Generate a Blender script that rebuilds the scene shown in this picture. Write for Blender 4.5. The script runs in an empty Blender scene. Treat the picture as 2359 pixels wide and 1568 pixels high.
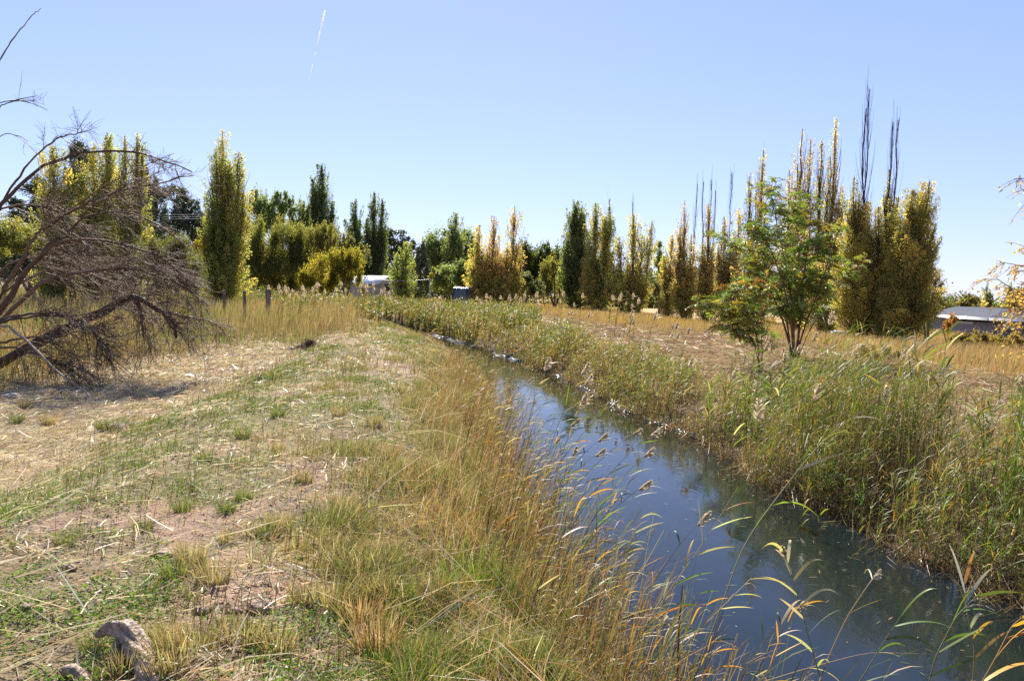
import bpy, math, numpy as np
from mathutils import Matrix, Vector

RNG = np.random.default_rng(11)
R = math.radians
SC = bpy.context.scene
COL = SC.collection
PI = math.pi

# ------------------------------------------------------------------ camera
EYE = np.array([0.0, 0.0, 1.65])
FD = 1791.0                      # focal length in units of a 2358 x 1568 picture
CX, CY = 1179.0, 784.0
PITCH = R(3.5); ROLL = R(1.5)
W_ = np.array([0, math.cos(PITCH), -math.sin(PITCH)])
R0 = np.array([1.0, 0, 0]); U0 = np.cross(R0, W_)
R_ = R0 * math.cos(ROLL) + U0 * math.sin(ROLL)
U_ = -R0 * math.sin(ROLL) + U0 * math.cos(ROLL)

def ray(dx, dy):
    d = W_ + R_ * ((dx - CX) / FD) + U_ * (-(dy - CY) / FD)
    return d / d[1]

def at(dx, dy, Y):
    """the point seen at picture position dx, dy at distance Y along +Y"""
    return EYE + ray(dx, dy) * Y

def on_plane(dx, dy, z):
    d = ray(dx, dy)
    return EYE + d * ((z - EYE[2]) / d[2])

cam_d = bpy.data.cameras.new('camera')
cam_d.sensor_width = 23.7
cam_d.lens = 23.7 * FD / 2358.0
cam_d.clip_start = 0.05
cam_d.clip_end = 20000
cam = bpy.data.objects.new('camera', cam_d)
COL.objects.link(cam)
M = Matrix.Identity(4)
for i in range(3):
    M[i][0] = R_[i]; M[i][1] = U_[i]; M[i][2] = -W_[i]; M[i][3] = EYE[i]
cam.matrix_world = M
SC.camera = cam

# ------------------------------------------------------------------ light
SUN_EL, SUN_AZ = R(41), R(-9)    # azimuth from +Y towards +X
L = Vector((math.sin(SUN_AZ) * math.cos(SUN_EL), math.cos(SUN_AZ) * math.cos(SUN_EL), math.sin(SUN_EL)))
sd = bpy.data.lights.new('sun', 'SUN'); sd.energy = 4.9; sd.angle = R(0.53); sd.color = (1.0, 0.93, 0.82)
so = bpy.data.objects.new('sun', sd); COL.objects.link(so)
so.rotation_euler = L.to_track_quat('Z', 'Y').to_euler()
so.location = (0, 40, 60)
w = bpy.data.worlds.new('World'); SC.world = w; w.use_nodes = True
nt = w.node_tree; nt.nodes.clear()
sky = nt.nodes.new('ShaderNodeTexSky'); sky.sky_type = 'NISHITA'; sky.sun_disc = False
sky.sun_elevation = SUN_EL; sky.sun_rotation = SUN_AZ
sky.air_density = 1.0; sky.dust_density = 0.15; sky.ozone_density = 4.0; sky.altitude = 300
bg = nt.nodes.new('ShaderNodeBackground'); bg.inputs['Strength'].default_value = 0.10
wo = nt.nodes.new('ShaderNodeOutputWorld')
sg = nt.nodes.new('ShaderNodeGamma'); sg.inputs['Gamma'].default_value = 0.60
sm_ = nt.nodes.new('ShaderNodeMix'); sm_.data_type = 'RGBA'; sm_.blend_type = 'MULTIPLY'; sm_.inputs['Factor'].default_value = 1
sm_.inputs['B'].default_value = (.94, .955, 1.27, 1)
nt.links.new(sky.outputs[0], sg.inputs[0]); nt.links.new(sg.outputs[0], sm_.inputs['A'])
nt.links.new(sm_.outputs['Result'], bg.inputs[0]); nt.links.new(bg.outputs[0], wo.inputs[0])
SC.view_settings.view_transform = 'Standard'
SC.view_settings.look = 'None'
SC.view_settings.exposure = 1.5
SC.view_settings.gamma = 1.0
SC.render.engine = 'CYCLES'
cy = SC.cycles
cy.max_bounces = 10; cy.diffuse_bounces = 6; cy.glossy_bounces = 3; cy.transmission_bounces = 8
cy.sample_clamp_indirect = 4.0
cy.use_denoising = False
cy.caustics_reflective = False; cy.caustics_refractive = False

# ------------------------------------------------------------------ noise
def _hash(ix, iy, seed):
    h = (ix.astype(np.int64) * 374761393 + iy.astype(np.int64) * 668265263 + seed * 1442695041) & 0x7fffffff
    h = ((h ^ (h >> 13)) * 1274126177) & 0x7fffffff
    h = (h ^ (h >> 16)) & 0xffff
    return h / 65535.0

def vnoise(x, y, seed=0):
    x = np.asarray(x, float); y = np.asarray(y, float)
    ix = np.floor(x); iy = np.floor(y)
    fx = x - ix; fy = y - iy
    fx = fx * fx * (3 - 2 * fx); fy = fy * fy * (3 - 2 * fy)
    a = _hash(ix, iy, seed); b = _hash(ix + 1, iy, seed); c = _hash(ix, iy + 1, seed); d = _hash(ix + 1, iy + 1, seed)
    return (a * (1 - fx) + b * fx) * (1 - fy) + (c * (1 - fx) + d * fx) * fy

def fbm(x, y, s, seed=0, o=3):
    t = 0; a = 0.5; n = 0
    for k in range(o):
        t = t + a * vnoise(np.asarray(x) / s, np.asarray(y) / s, seed + k * 17); n += a
        s = s * 0.47; a *= 0.55
    return t / n

def sstep(a, b, x):
    t = np.clip((x - a) / (b - a), 0, 1)
    return t * t * (3 - 2 * t)

# ------------------------------------------------------------------ stream course and terrain
WZ = -0.85
right_px = [(2358, 1405), (2200, 1330), (2060, 1262), (1960, 1200), (1850, 1150), (1760, 1108), (1690, 1063), (1600, 1010),
            (1520, 978), (1440, 945), (1380, 910), (1310, 878), (1250, 852), (1200, 830), (1120, 807), (1060, 787), (980, 762), (910, 744)]
left_px = [(1420, 1568), (1300, 1420), (1225, 1290), (1180, 1130), (1140, 1000), (1112, 920), (1096, 880), (1078, 846), (1000, 806), (930, 776), (850, 752)]
rp = np.array([on_plane(x, y, WZ)[:2] for x, y in right_px]); rp = rp[np.argsort(rp[:, 1])]
lp = np.array([on_plane(x, y, WZ)[:2] for x, y in left_px]); lp = lp[np.argsort(lp[:, 1])]
rp = np.vstack([[[6.2, -20]], [[5.3, 2.0]], rp, rp[-1] + np.array([[-9, 12], [-22, 40]])])
lp = np.vstack([[[2.6, -20]], [[1.55, 1.5]], lp, lp[-1] + np.array([[-9, 12], [-22, 40]])])
def wob(y, s): return 0.22 * (vnoise(y * 0.9, y * 0, s) - 0.5) + 0.14 * (vnoise(y * 2.7, y * 0, s + 3) - 0.5)
def xR(y): return np.interp(y, rp[:, 1], rp[:, 0]) + wob(np.asarray(y, float), 5)
def xL(y): return np.interp(y, lp[:, 1], lp[:, 0]) + wob(np.asarray(y, float), 9)
def slopeR(y): return np.gradient(np.interp(np.array([y - .5, y + .5]), rp[:, 1], rp[:, 0]))[0]

def dl_dr(x, y):
    """distance left of the left water edge, and right of the right water edge (positive = on land)"""
    y = np.asarray(y, float)
    sl = np.hypot(1, (np.interp(y + .7, lp[:, 1], lp[:, 0]) - np.interp(y - .7, lp[:, 1], lp[:, 0])) / 1.4)
    sr = np.hypot(1, (np.interp(y + .7, rp[:, 1], rp[:, 0]) - np.interp(y - .7, rp[:, 1], rp[:, 0])) / 1.4)
    return (xL(y) - x) / sl, (x - xR(y)) / sr

def H(x, y):
    x = np.asarray(x, float); y = np.asarray(y, float)
    dl, dr = dl_dr(x, y)
    # left bank: steep rise, levee crest, then a lower flat
    zl = np.where(dl < 0, -0.85 + dl * 0.7, -0.85 + 0.80 * sstep(-0.25, 1.15, dl) - 0.80 * sstep(-0.25, 1.15, np.zeros_like(dl)))
    crest = 0.10 * sstep(0.9, 2.4, dl) - 0.42 * sstep(3.6 + 0.6 * (vnoise(y * .3, y * 0, 4) - .5), 5.6, dl)
    far = sstep(26, 50, y)
    zl = zl + crest * (1 - 0.4 * far)
    zr = np.where(dr < 0, -0.85 + dr * 0.7, -0.85 + 0.50 * sstep(-0.2, 1.3, dr) - 0.50 * sstep(-0.2, 1.3, np.zeros_like(dr)))
    zr = zr + 0.05 * sstep(1.5, 8, dr)
    z = np.where(dl > dr, zl, zr)
    inside = (dl < 0) & (dr < 0)
    z = np.where(inside, np.maximum(zl, zr), z)
    z = np.maximum(z, -1.35)
    land = np.clip(np.maximum(dl, dr), 0, 1)
    z = z + land * ((fbm(x, y, 2.2, 21, 3) - 0.5) * 0.20 + (fbm(x, y, 0.5, 31, 2) - 0.5) * 0.06)
    z = z - 2.2 * sstep(14, 70, y) * sstep(7, 32, x)
    return z

# ------------------------------------------------------------------ mesh buffer
class Buf:
    def __init__(s): s.v = []; s.f4 = []; s.f3 = []; s.c = []; s.n = 0
    def add(s, v, f, c):
        v = np.asarray(v, np.float32).reshape(-1, 3); f = np.asarray(f, np.int64)
        c = np.asarray(c, np.float32)
        if c.ndim == 1: c = np.broadcast_to(c, (len(v), 3))
        s.v.append(v); s.c.append(c.reshape(-1, 3))
        (s.f4 if f.shape[1] == 4 else s.f3).append(f + s.n)
        s.n += len(v)
    def build(s, name, mat, parent=None, origin=(0, 0, 0), smooth=False):
        me = bpy.data.meshes.new(name)
        v = np.concatenate(s.v) - np.asarray(origin, np.float32)
        c = np.concatenate(s.c)
        f4 = np.concatenate(s.f4) if s.f4 else np.zeros((0, 4), np.int64)
        f3 = np.concatenate(s.f3) if s.f3 else np.zeros((0, 3), np.int64)
        li = np.concatenate([f4.ravel(), f3.ravel()]).astype(np.int32)
        tot = np.concatenate([np.full(len(f4), 4), np.full(len(f3), 3)]).astype(np.int32)
        st = np.concatenate([[0], np.cumsum(tot)[:-1]]).astype(np.int32)
        me.vertices.add(len(v)); me.vertices.foreach_set('co', v.astype(np.float32).ravel())
        me.loops.add(len(li)); me.loops.foreach_set('vertex_index', li)
        me.polygons.add(len(tot)); me.polygons.foreach_set('loop_start', st); me.polygons.foreach_set('loop_total', tot)
        if smooth: me.polygons.foreach_set('use_smooth', np.ones(len(tot), bool))
        me.update(calc_edges=True)
        ca = me.color_attributes.new('Col', 'FLOAT_COLOR', 'POINT')
        ca.data.foreach_set('color', np.concatenate([c, np.ones((len(c), 1), np.float32)], 1).astype(np.float32).ravel())
        me.materials.append(mat)
        o = bpy.data.objects.new(name, me); COL.objects.link(o)
        if parent is not None: o.parent = parent
        else: o.location = origin
        return o

def norm(a):
    return a / np.maximum(np.linalg.norm(a, axis=-1, keepdims=True), 1e-9)

def strips(buf, P, Wd, C, side=None):
    """N ribbons: P (N,K,3) centre lines, Wd (N,K) widths, C (N,3) or (N,K,3) colours"""
    P = np.asarray(P, float); N, K, _ = P.shape
    if N == 0: return
    T = norm(P[:, -1] - P[:, 0])
    if side is None:
        a = RNG.uniform(0, 2 * PI, N)
        rv = np.stack([np.cos(a), np.sin(a), 0.3 * RNG.standard_normal(N)], 1)
        side = norm(np.cross(T, rv))
    S = side[:, None, :] * (np.asarray(Wd)[..., None] * 0.5)
    V = np.stack([P - S, P + S], 2)                      # N,K,2,3
    C = np.asarray(C, float)
    if C.ndim == 2: C = np.repeat(C[:, None, :], K, 1)
    CC = np.repeat(C[:, :, None, :], 2, 2)
    base = np.arange(N)[:, None] * (2 * K) + np.arange(K - 1)[None, :] * 2
    F = np.stack([base, base + 1, base + 3, base + 2], -1).reshape(-1, 4)
    buf.add(V.reshape(-1, 3), F, CC.reshape(-1, 3))

def tubes(buf, P, Rad, C, sides=4):
    """N tapered tubes along P (N,K,3), radii (N,K)"""
    P = np.asarray(P, float)
    if P.ndim == 2: P = P[None]
    N, K, _ = P.shape
    Rad = np.asarray(Rad, float)
    if Rad.ndim == 1: Rad = np.broadcast_to(Rad, (N, K))
    T = np.gradient(P, axis=1); T = norm(T)
    ref = np.where(np.abs(T[..., 2:3]) > 0.9, np.array([1.0, 0, 0]), np.array([0, 0, 1.0]))
    A = norm(np.cross(T, ref)); B = np.cross(T, A)
    ang = np.arange(sides) * 2 * PI / sides
    V = P[:, :, None, :] + (A[:, :, None, :] * np.cos(ang)[None, None, :, None] + B[:, :, None, :] * np.sin(ang)[None, None, :, None]) * Rad[:, :, None, None]
    C = np.asarray(C, float)
    if C.ndim == 1: C = np.broadcast_to(C, (N, 3))
    CC = np.broadcast_to(C[:, None, None, :], (N, K, sides, 3))
    i0 = (np.arange(N)[:, None, None] * K + np.arange(K - 1)[None, :, None]) * sides
    j = np.arange(sides)[None, None, :]; j2 = (j + 1) % sides
    F = np.stack(np.broadcast_arrays(i0 + j, i0 + j2, i0 + sides + j2, i0 + sides + j), -1).reshape(-1, 4)
    buf.add(V.reshape(-1, 3), F, CC.reshape(-1, 3))
    # end caps (closed tips)
    if sides == 4:
        e = np.arange(N)[:, None] * (K * 4) + (K - 1) * 4 + np.arange(4)[None, :]
        buf.f4.append(e + (buf.n - N * K * 4))

def leaves(buf, Cn, ax, length, width, C, fold=True):
    """N lens-shaped leaves: centre Cn, axis ax"""
    N = len(Cn)
    if N == 0: return
    ax = norm(ax); rv = RNG.standard_normal((N, 3))
    s = norm(np.cross(ax, rv))
    length = np.broadcast_to(length, N)[:, None]; width = np.broadcast_to(width, N)[:, None]
    V = np.stack([Cn - ax * length * .5, Cn + s * width * .5 - ax * length * .05, Cn + ax * length * .5, Cn - s * width * .5 - ax * length * .05], 1)
    F = np.arange(N * 4).reshape(-1, 4)
    CC = np.repeat(np.asarray(C, float)[:, None, :], 4, 1)
    buf.add(V.reshape(-1, 3), F, CC.reshape(-1, 3))

def box(buf, lo, hi, c, rot=None, at_=(0, 0, 0)):
    lo = np.array(lo, float); hi = np.array(hi, float)
    v = np.array([[x, y, z] for z in (lo[2], hi[2]) for y in (lo[1], hi[1]) for x in (lo[0], hi[0])])
    if rot is not None:
        cs, sn = math.cos(rot), math.sin(rot)
        v = np.stack([v[:, 0] * cs - v[:, 1] * sn, v[:, 0] * sn + v[:, 1] * cs, v[:, 2]], 1)
    v = v + np.array(at_)
    f = np.array([[0, 2, 3, 1], [4, 5, 7, 6], [0, 1, 5, 4], [2, 6, 7, 3], [0, 4, 6, 2], [1, 3, 7, 5]])
    buf.add(v, f, np.array(c))

def pal(cols, N, w=None, jit=0.18):
    cols = np.array(cols, float)
    i = RNG.choice(len(cols), N, p=w)
    c = cols[i] * (1 + jit * RNG.standard_normal((N, 1)))
    c *= 1 + 0.07 * RNG.standard_normal((N, 3))
    return np.clip(c * ALB, 0.004, 0.85)
ALB = 1.0

# ------------------------------------------------------------------ materials
def newmat(name):
    m = bpy.data.materials.new(name); m.use_nodes = True
    t = m.node_tree
    return m, t, t.nodes['Principled BSDF'], t.nodes['Material Output']

def leaf_mat(name, trans=0.45, rough=0.45, spec=0.5, tint=(1.15, 1.1, 0.6)):
    m, t, p, out = newmat(name)
    a = t.nodes.new('ShaderNodeAttribute'); a.attribute_name = 'Col'
    t.links.new(a.outputs['Color'], p.inputs['Base Color'])
    p.inputs['Roughness'].default_value = rough
    p.inputs['Specular IOR Level'].default_value = spec
    tr = t.nodes.new('ShaderNodeBsdfTranslucent')
    mu = t.nodes.new('ShaderNodeMix'); mu.data_type = 'RGBA'; mu.blend_type = 'MULTIPLY'; mu.inputs['Factor'].default_value = 1
    mu.inputs['B'].default_value = (*tint, 1)
    t.links.new(a.outputs['Color'], mu.inputs['A']); t.links.new(mu.outputs['Result'], tr.inputs['Color'])
    mx = t.nodes.new('ShaderNodeMixShader'); mx.inputs[0].default_value = trans
    t.links.new(p.outputs[0], mx.inputs[1]); t.links.new(tr.outputs[0], mx.inputs[2])
    t.links.new(mx.outputs[0], out.inputs['Surface'])
    return m

def solid_mat(name, rough=0.8, spec=0.3, noise=0.0, scale=8.0, bump=0.0, metallic=0.0):
    m, t, p, out = newmat(name)
    a = t.nodes.new('ShaderNodeAttribute'); a.attribute_name = 'Col'
    p.inputs['Roughness'].default_value = rough; p.inputs['Specular IOR Level'].default_value = spec
    p.inputs['Metallic'].default_value = metallic
    src = a.outputs['Color']
    if noise or bump:
        tc = t.nodes.new('ShaderNodeTexCoord')
        n = t.nodes.new('ShaderNodeTexNoise'); n.inputs['Scale'].default_value = scale; n.inputs['Detail'].default_value = 6
        t.links.new(tc.outputs['Object'], n.inputs['Vector'])
        if noise:
            r = t.nodes.new('ShaderNodeMapRange'); r.inputs['From Min'].default_value = .25; r.inputs['From Max'].default_value = .75
            r.inputs['To Min'].default_value = 1 - noise; r.inputs['To Max'].default_value = 1 + noise
            t.links.new(n.outputs['Fac'], r.inputs['Value'])
            mu = t.nodes.new('ShaderNodeVectorMath'); mu.operation = 'SCALE'
            t.links.new(src, mu.inputs[0]); t.links.new(r.outputs[0], mu.inputs['Scale'])
            src = mu.outputs[0]
        if bump:
            b = t.nodes.new('ShaderNodeBump'); b.inputs['Strength'].default_value = bump; b.inputs['Distance'].default_value = 0.05
            t.links.new(n.outputs['Fac'], b.inputs['Height']); t.links.new(b.outputs[0], p.inputs['Normal'])
    t.links.new(src, p.inputs['Base Color'])
    return m

M_grass = leaf_mat('grass_blades', 0.38, 0.5, 0.35, (1.1, 1.05, .7))
M_straw = leaf_mat('straw', 0.3, 0.5, 0.4, (1.05, 1.0, .8))
M_reed = leaf_mat('reed_leaf', 0.42, 0.5, 0.32, (1.15, 1.15, .5))
M_leaf = leaf_mat('tree_leaf', 0.62, 0.5, 0.35, (1.4, 1.35, .7))
M_needle = leaf_mat('needles', 0.15, 0.55, 0.3)
M_plume = leaf_mat('plume', 0.5, 0.7, 0.2, (1, 1, .9))
M_bark = solid_mat('bark', 0.85, 0.25, 0.4, 9, 0.5)
M_twig = solid_mat('dead_wood', 0.7, 0.2, 0.3, 14, 0.3)
M_wood = solid_mat('grey_wood', 0.85, 0.2, 0.6, 38, 0.9)
M_stone = solid_mat('stone', 0.75, 0.3, 0.3, 12, 0.5)
M_paint = solid_mat('paint', 0.45, 0.5, 0.08, 3)
M_plaster = solid_mat('plaster', 0.85, 0.2, 0.15, 1.5, 0.1)
M_metal = solid_mat('roof_metal', 0.95, 0.02, 0.12, 2.0)
M_glass = solid_mat('dark_glass', 0.08, 0.6)
M_wire = solid_mat('wire', 0.4, 0.5)

# ------------------------------------------------------------------ tagging
def tag(o, label=None, cat=None, group=None, kind=None):
    if label: o['label'] = label
    if cat: o['category'] = cat
    if group: o['group'] = group
    if kind: o['kind'] = kind
    return o

def thing(name, loc, label, cat, group=None, rz=0):
    o = bpy.data.objects.new(name, None); COL.objects.link(o)
    o.empty_display_size = 0.2
    o.location = [float(q) for q in loc]; o.rotation_euler = (0, 0, rz)
    return tag(o, label, cat, group)

def copy_tree(o, parent=None):
    c = o.copy(); COL.objects.link(c)
    if parent is not None: c.parent = parent
    for ch in [q for q in KIDS.get(o.name, [])]: copy_tree(ch, c)
    return c
KIDS = {}
ALB = .86
# ------------------------------------------------------------------ ground sheet
def axis(a0, fine, step, far_, g):
    pts = list(np.arange(a0, fine, step)); s = step
    while pts[-1] < far_:
        s *= g; pts.append(pts[-1] + s)
    return np.array(pts)
xp = axis(0, 11, 0.12, 1500, 1.09)
gx = np.concatenate([-xp[:0:-1], xp])
gy = np.concatenate([-axis(0, 2, 1.0, 300, 1.3)[:0:-1], axis(0, 24, 0.14, 3000, 1.06)])
XX, YY = np.meshgrid(gx, gy)
ZZ = H(XX, YY)

def soil_mask(x, y):      # bare trodden earth on the levee
    dl, dr = dl_dr(x, y)
    n = fbm(x, y, 1.3, 77, 3)
    near = sstep(7.5, 3.0, y) * sstep(-0.3, -1.4, x)
    return np.clip(sstep(0.50, 0.66, n + 0.27 * near) * sstep(0.9, 1.9, dl), 0, 1)

def green_mask(x, y):
    dl, dr = dl_dr(x, y)
    n = fbm(x, y, 1.1, 140, 3)
    lv = sstep(1.0, 2.0, dl) * sstep(6.2, 4.6, dl)
    strip = np.exp(-((dl - 4.3) / 0.75) ** 2) * sstep(6, 9, y) * sstep(24, 17, y)
    return np.clip(sstep(0.43, 0.58, n + 0.32 * strip) * (0.15 + 0.85 * lv), 0, 1)

def path_mask(x, y):      # pale straw lane between the levee and the scrub
    dl, dr = dl_dr(x, y)
    n = fbm(x, y, 1.7, 210, 3)
    return np.clip(sstep(4.7, 5.9, dl) * sstep(7.0, 10.0, y) * sstep(29, 24, y) * sstep(-11.5, -9.0, x + 1.2 * (n - .5)), 0, 1)

def ground_col(x, y):
    dl, dr = dl_dr(x, y)
    n = fbm(x, y, 0.8, 55, 3)[..., None]
    c = np.array([.215, .165, .090]) * (0.75 + 0.5 * n)
    so_ = soil_mask(x, y)[..., None]; c = c * (1 - so_) + so_ * np.array([.235, .158, .112]) * (0.8 + .4 * n)
    g = green_mask(x, y)[..., None] * 0.38; c = c * (1 - g) + g * np.array([.10, .105, .035])
    p_ = path_mask(x, y)[..., None]; c = c * (1 - p_) + p_ * np.array([.335, .262, .170]) * (.8 + .4 * n)
    bank = (sstep(1.3, 0.3, dl) * sstep(-3, -1, -np.abs(dl)))[..., None]
    c = c * (1 - .6 * bank) + .6 * bank * np.array([.13, .09, .05])
    rr = (dr > 0)[..., None]
    br = np.array([.24, .165, .10]) * (.7 + .6 * n)
    fld = sstep(8.0, 10.5, dr + 2 * (fbm(x, y, 3, 9, 2) - .5))[..., None]
    br = br * (1 - fld) + fld * np.array([.34, .22, .09]) * (.8 + .4 * n)
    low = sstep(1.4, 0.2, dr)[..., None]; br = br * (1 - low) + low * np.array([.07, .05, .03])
    c = np.where(rr, br, c)
    wet = ((dl < .05) & (dr < .05))[..., None]
    c = np.where(wet, np.array([.05, .04, .022]), c)
    return np.clip(c, 0.01, .8)

b = Buf()
nyy, nxx = XX.shape
idx = np.arange(nyy * nxx).reshape(nyy, nxx)
F = np.stack([idx[:-1, :-1], idx[:-1, 1:], idx[1:, 1:], idx[1:, :-1]], -1).reshape(-1, 4)
b.add(np.stack([XX, YY, ZZ], -1).reshape(-1, 3), F, ground_col(XX, YY).reshape(-1, 3))
M_ground, t, p, out = newmat('ground_soil')
a = t.nodes.new('ShaderNodeAttribute'); a.attribute_name = 'Col'
tc = t.nodes.new('ShaderNodeTexCoord')
n1 = t.nodes.new('ShaderNodeTexNoise'); n1.inputs['Scale'].default_value = 9; n1.inputs['Detail'].default_value = 9; n1.inputs['Roughness'].default_value = .7
n2 = t.nodes.new('ShaderNodeTexNoise'); n2.inputs['Scale'].default_value = 45; n2.inputs['Detail'].default_value = 5
t.links.new(tc.outputs['Object'], n1.inputs['Vector']); t.links.new(tc.outputs['Object'], n2.inputs['Vector'])
mr = t.nodes.new('ShaderNodeMapRange'); mr.inputs['From Min'].default_value = .3; mr.inputs['From Max'].default_value = .7
mr.inputs['To Min'].default_value = .55; mr.inputs['To Max'].default_value = 1.4
t.links.new(n1.outputs['Fac'], mr.inputs['Value'])
vm = t.nodes.new('ShaderNodeVectorMath'); vm.operation = 'SCALE'
t.links.new(a.outputs['Color'], vm.inputs[0]); t.links.new(mr.outputs[0], vm.inputs['Scale'])
t.links.new(vm.outputs[0], p.inputs['Base Color'])
ad = t.nodes.new('ShaderNodeMath'); ad.operation = 'ADD'
t.links.new(n1.outputs['Fac'], ad.inputs[0]); t.links.new(n2.outputs['Fac'], ad.inputs[1])
bp = t.nodes.new('ShaderNodeBump'); bp.inputs['Strength'].default_value = .8; bp.inputs['Distance'].default_value = .035
t.links.new(ad.outputs[0], bp.inputs['Height']); t.links.new(bp.outputs[0], p.inputs['Normal'])
p.inputs['Roughness'].default_value = .92; p.inputs['Specular IOR Level'].default_value = .15
tag(b.build('ground', M_ground, smooth=True), 'bare trodden soil of the bank, flat and field', kind='structure')

# ------------------------------------------------------------------ water
ysw = np.concatenate([np.arange(-18, 2, 1.0), np.arange(2, 30, .2), np.arange(30, 92, .6)])
lx = np.interp(ysw, lp[:, 1], lp[:, 0]) - 1.3; rx = np.interp(ysw, rp[:, 1], rp[:, 0]) + 1.3
m_ = 18
U = np.linspace(0, 1, m_)
WX = lx[:, None] * (1 - U) + rx[:, None] * U
b = Buf()
V = np.stack([WX, np.repeat(ysw[:, None], m_, 1), np.full_like(WX, WZ)], -1)
idx = np.arange(V.shape[0] * m_).reshape(-1, m_)
F = np.stack([idx[:-1, :-1], idx[:-1, 1:], idx[1:, 1:], idx[1:, :-1]], -1).reshape(-1, 4)
dr_w = rx[:, None] - 1.3 - WX
b.add(V.reshape(-1, 3), F, np.array([.020, .017, .008]))
M_water, t, p, out = newmat('stream_water')
p.inputs['Base Color'].default_value = (.0060, .0105, .0120, 1)
p.inputs['Roughness'].default_value = .022; p.inputs['IOR'].default_value = 1.42; p.inputs['Specular IOR Level'].default_value = .5
tc = t.nodes.new('ShaderNodeTexCoord')
mp = t.nodes.new('ShaderNodeMapping'); mp.inputs['Scale'].default_value = (1.0, .42, 1); mp.inputs['Rotation'].default_value = (0, 0, R(12))
t.links.new(tc.outputs['Object'], mp.inputs['Vector'])
def wn(scale, detail, rough=.5, dist=0.0):
    n = t.nodes.new('ShaderNodeTexNoise'); n.inputs['Scale'].default_value = scale; n.inputs['Detail'].default_value = detail
    n.inputs['Roughness'].default_value = rough; n.inputs['Distortion'].default_value = dist
    t.links.new(mp.outputs[0], n.inputs['Vector']); return n
na = wn(2.6, 2, .5, .5); nb = wn(26, 3, .6, .4); nm = wn(.55, 2, .5, 1.0)
mm = t.nodes.new('ShaderNodeMapRange'); mm.inputs['From Min'].default_value = .42; mm.inputs['From Max'].default_value = .62
mm.inputs['To Min'].default_value = .15; mm.inputs['To Max'].default_value = 1.0
t.links.new(nm.outputs['Fac'], mm.inputs['Value'])
ml = t.nodes.new('ShaderNodeMath'); ml.operation = 'MULTIPLY'
t.links.new(nb.outputs['Fac'], ml.inputs[0]); t.links.new(mm.outputs[0], ml.inputs[1])
b1 = t.nodes.new('ShaderNodeBump'); b1.inputs['Strength'].default_value = .085; b1.inputs['Distance'].default_value = .06
b2 = t.nodes.new('ShaderNodeBump'); b2.inputs['Strength'].default_value = .17; b2.inputs['Distance'].default_value = .010
t.links.new(na.outputs['Fac'], b1.inputs['Height']); t.links.new(ml.outputs[0], b2.inputs['Height'])
t.links.new(b1.outputs[0], b2.inputs['Normal']); t.links.new(b2.outputs[0], p.inputs['Normal'])
tag(b.build('stream_water', M_water, smooth=True), 'still dark stream reflecting the blue sky', kind='structure')

# broken riffle along the far edge, where the current runs over submerged stems
M_rif, t, p, out = newmat('riffle_water')
p.inputs['Base Color'].default_value = (.10, .10, .09, 1); p.inputs['Roughness'].default_value = .16; p.inputs['IOR'].default_value = 1.33
b = Buf()
yr = np.concatenate([np.arange(13.5, 24, .035), np.arange(24, 62, .06)])
ur = np.linspace(0, 1, 12)
wid_ = np.interp(yr, [13, 20, 30, 60], [.16, .22, .45, .9]) * (.25 + 1.2 * vnoise(yr * .5, yr * 0, 88)) * sstep(.46, .58, vnoise(yr * .30, yr * 0, 89)) * sstep(.30, .5, vnoise(yr * 1.6, yr * 0, 92)) * np.interp(yr, [13, 19, 24], [.45, .6, 1])
RX = xR(yr)[:, None] + .05 - ur[None, :] * wid_[:, None]
RY = np.repeat(yr[:, None], 12, 1)
fr_ = np.maximum(.09, .004 * RY)
RZ = WZ + .006 + np.sin(ur * PI)[None, :] * (.055 * vnoise(RX / fr_ * .9, RY / fr_, 90) + .03 * vnoise(RX / fr_ * 2.2, RY / fr_ * 2.2, 91)) * np.interp(RY, [13, 40], [.7, 1.6])
idx = np.arange(RX.size).reshape(RX.shape)
F = np.stack([idx[:-1, :-1], idx[:-1, 1:], idx[1:, 1:], idx[1:, :-1]], -1).reshape(-1, 4)
b.add(np.stack([RX, RY, RZ], -1).reshape(-1, 3), F, np.array([.3, .3, .3]))
tag(b.build('riffle_water', M_rif), 'sparkling broken ripples along the far edge of the stream', kind='stuff')

# ------------------------------------------------------------------ grass
def sample(N, pw, r0, r1, half=R(41), cx=0.0):
    u = RNG.random(N); e = 2 - pw
    r = (r0 ** e + u * (r1 ** e - r0 ** e)) ** (1 / e)
    a = RNG.uniform(-half, half, N) + cx
    return r * np.sin(a), r * np.cos(a)

def wmin(w0, y, k=0.00062):
    return np.maximum(w0, k * np.hypot(0, y))

def blades(buf, x, y, h, wd, C, lean=0.25, wind=(0.12, -0.02), K=4, z0=None, tipc=1.25, curl=1.0):
    N = len(x)
    if N == 0: return
    z = H(x, y) - 0.015 if z0 is None else z0
    a = RNG.uniform(0, 2 * PI, N); l = np.abs(RNG.standard_normal(N)) * lean * h
    dx = np.cos(a) * l + wind[0] * h * RNG.uniform(.3, 1.6, N); dy = np.sin(a) * l + wind[1] * h
    t_ = np.linspace(0, 1, K)
    q = t_ ** (1 + curl)
    P = np.stack([x[:, None] + dx[:, None] * q, y[:, None] + dy[:, None] * q, z[:, None] + h[:, None] * (t_ - .18 * q * np.minimum(l / np.maximum(h, 1e-3), 1.5)[:, None])], -1)
    prof = np.interp(t_, [0, .45, 1], [.8, 1, .12])
    Wd = wd[:, None] * prof
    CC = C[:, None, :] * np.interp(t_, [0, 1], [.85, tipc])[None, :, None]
    strips(buf, P, Wd, np.clip(CC, 0, .85))

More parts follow.
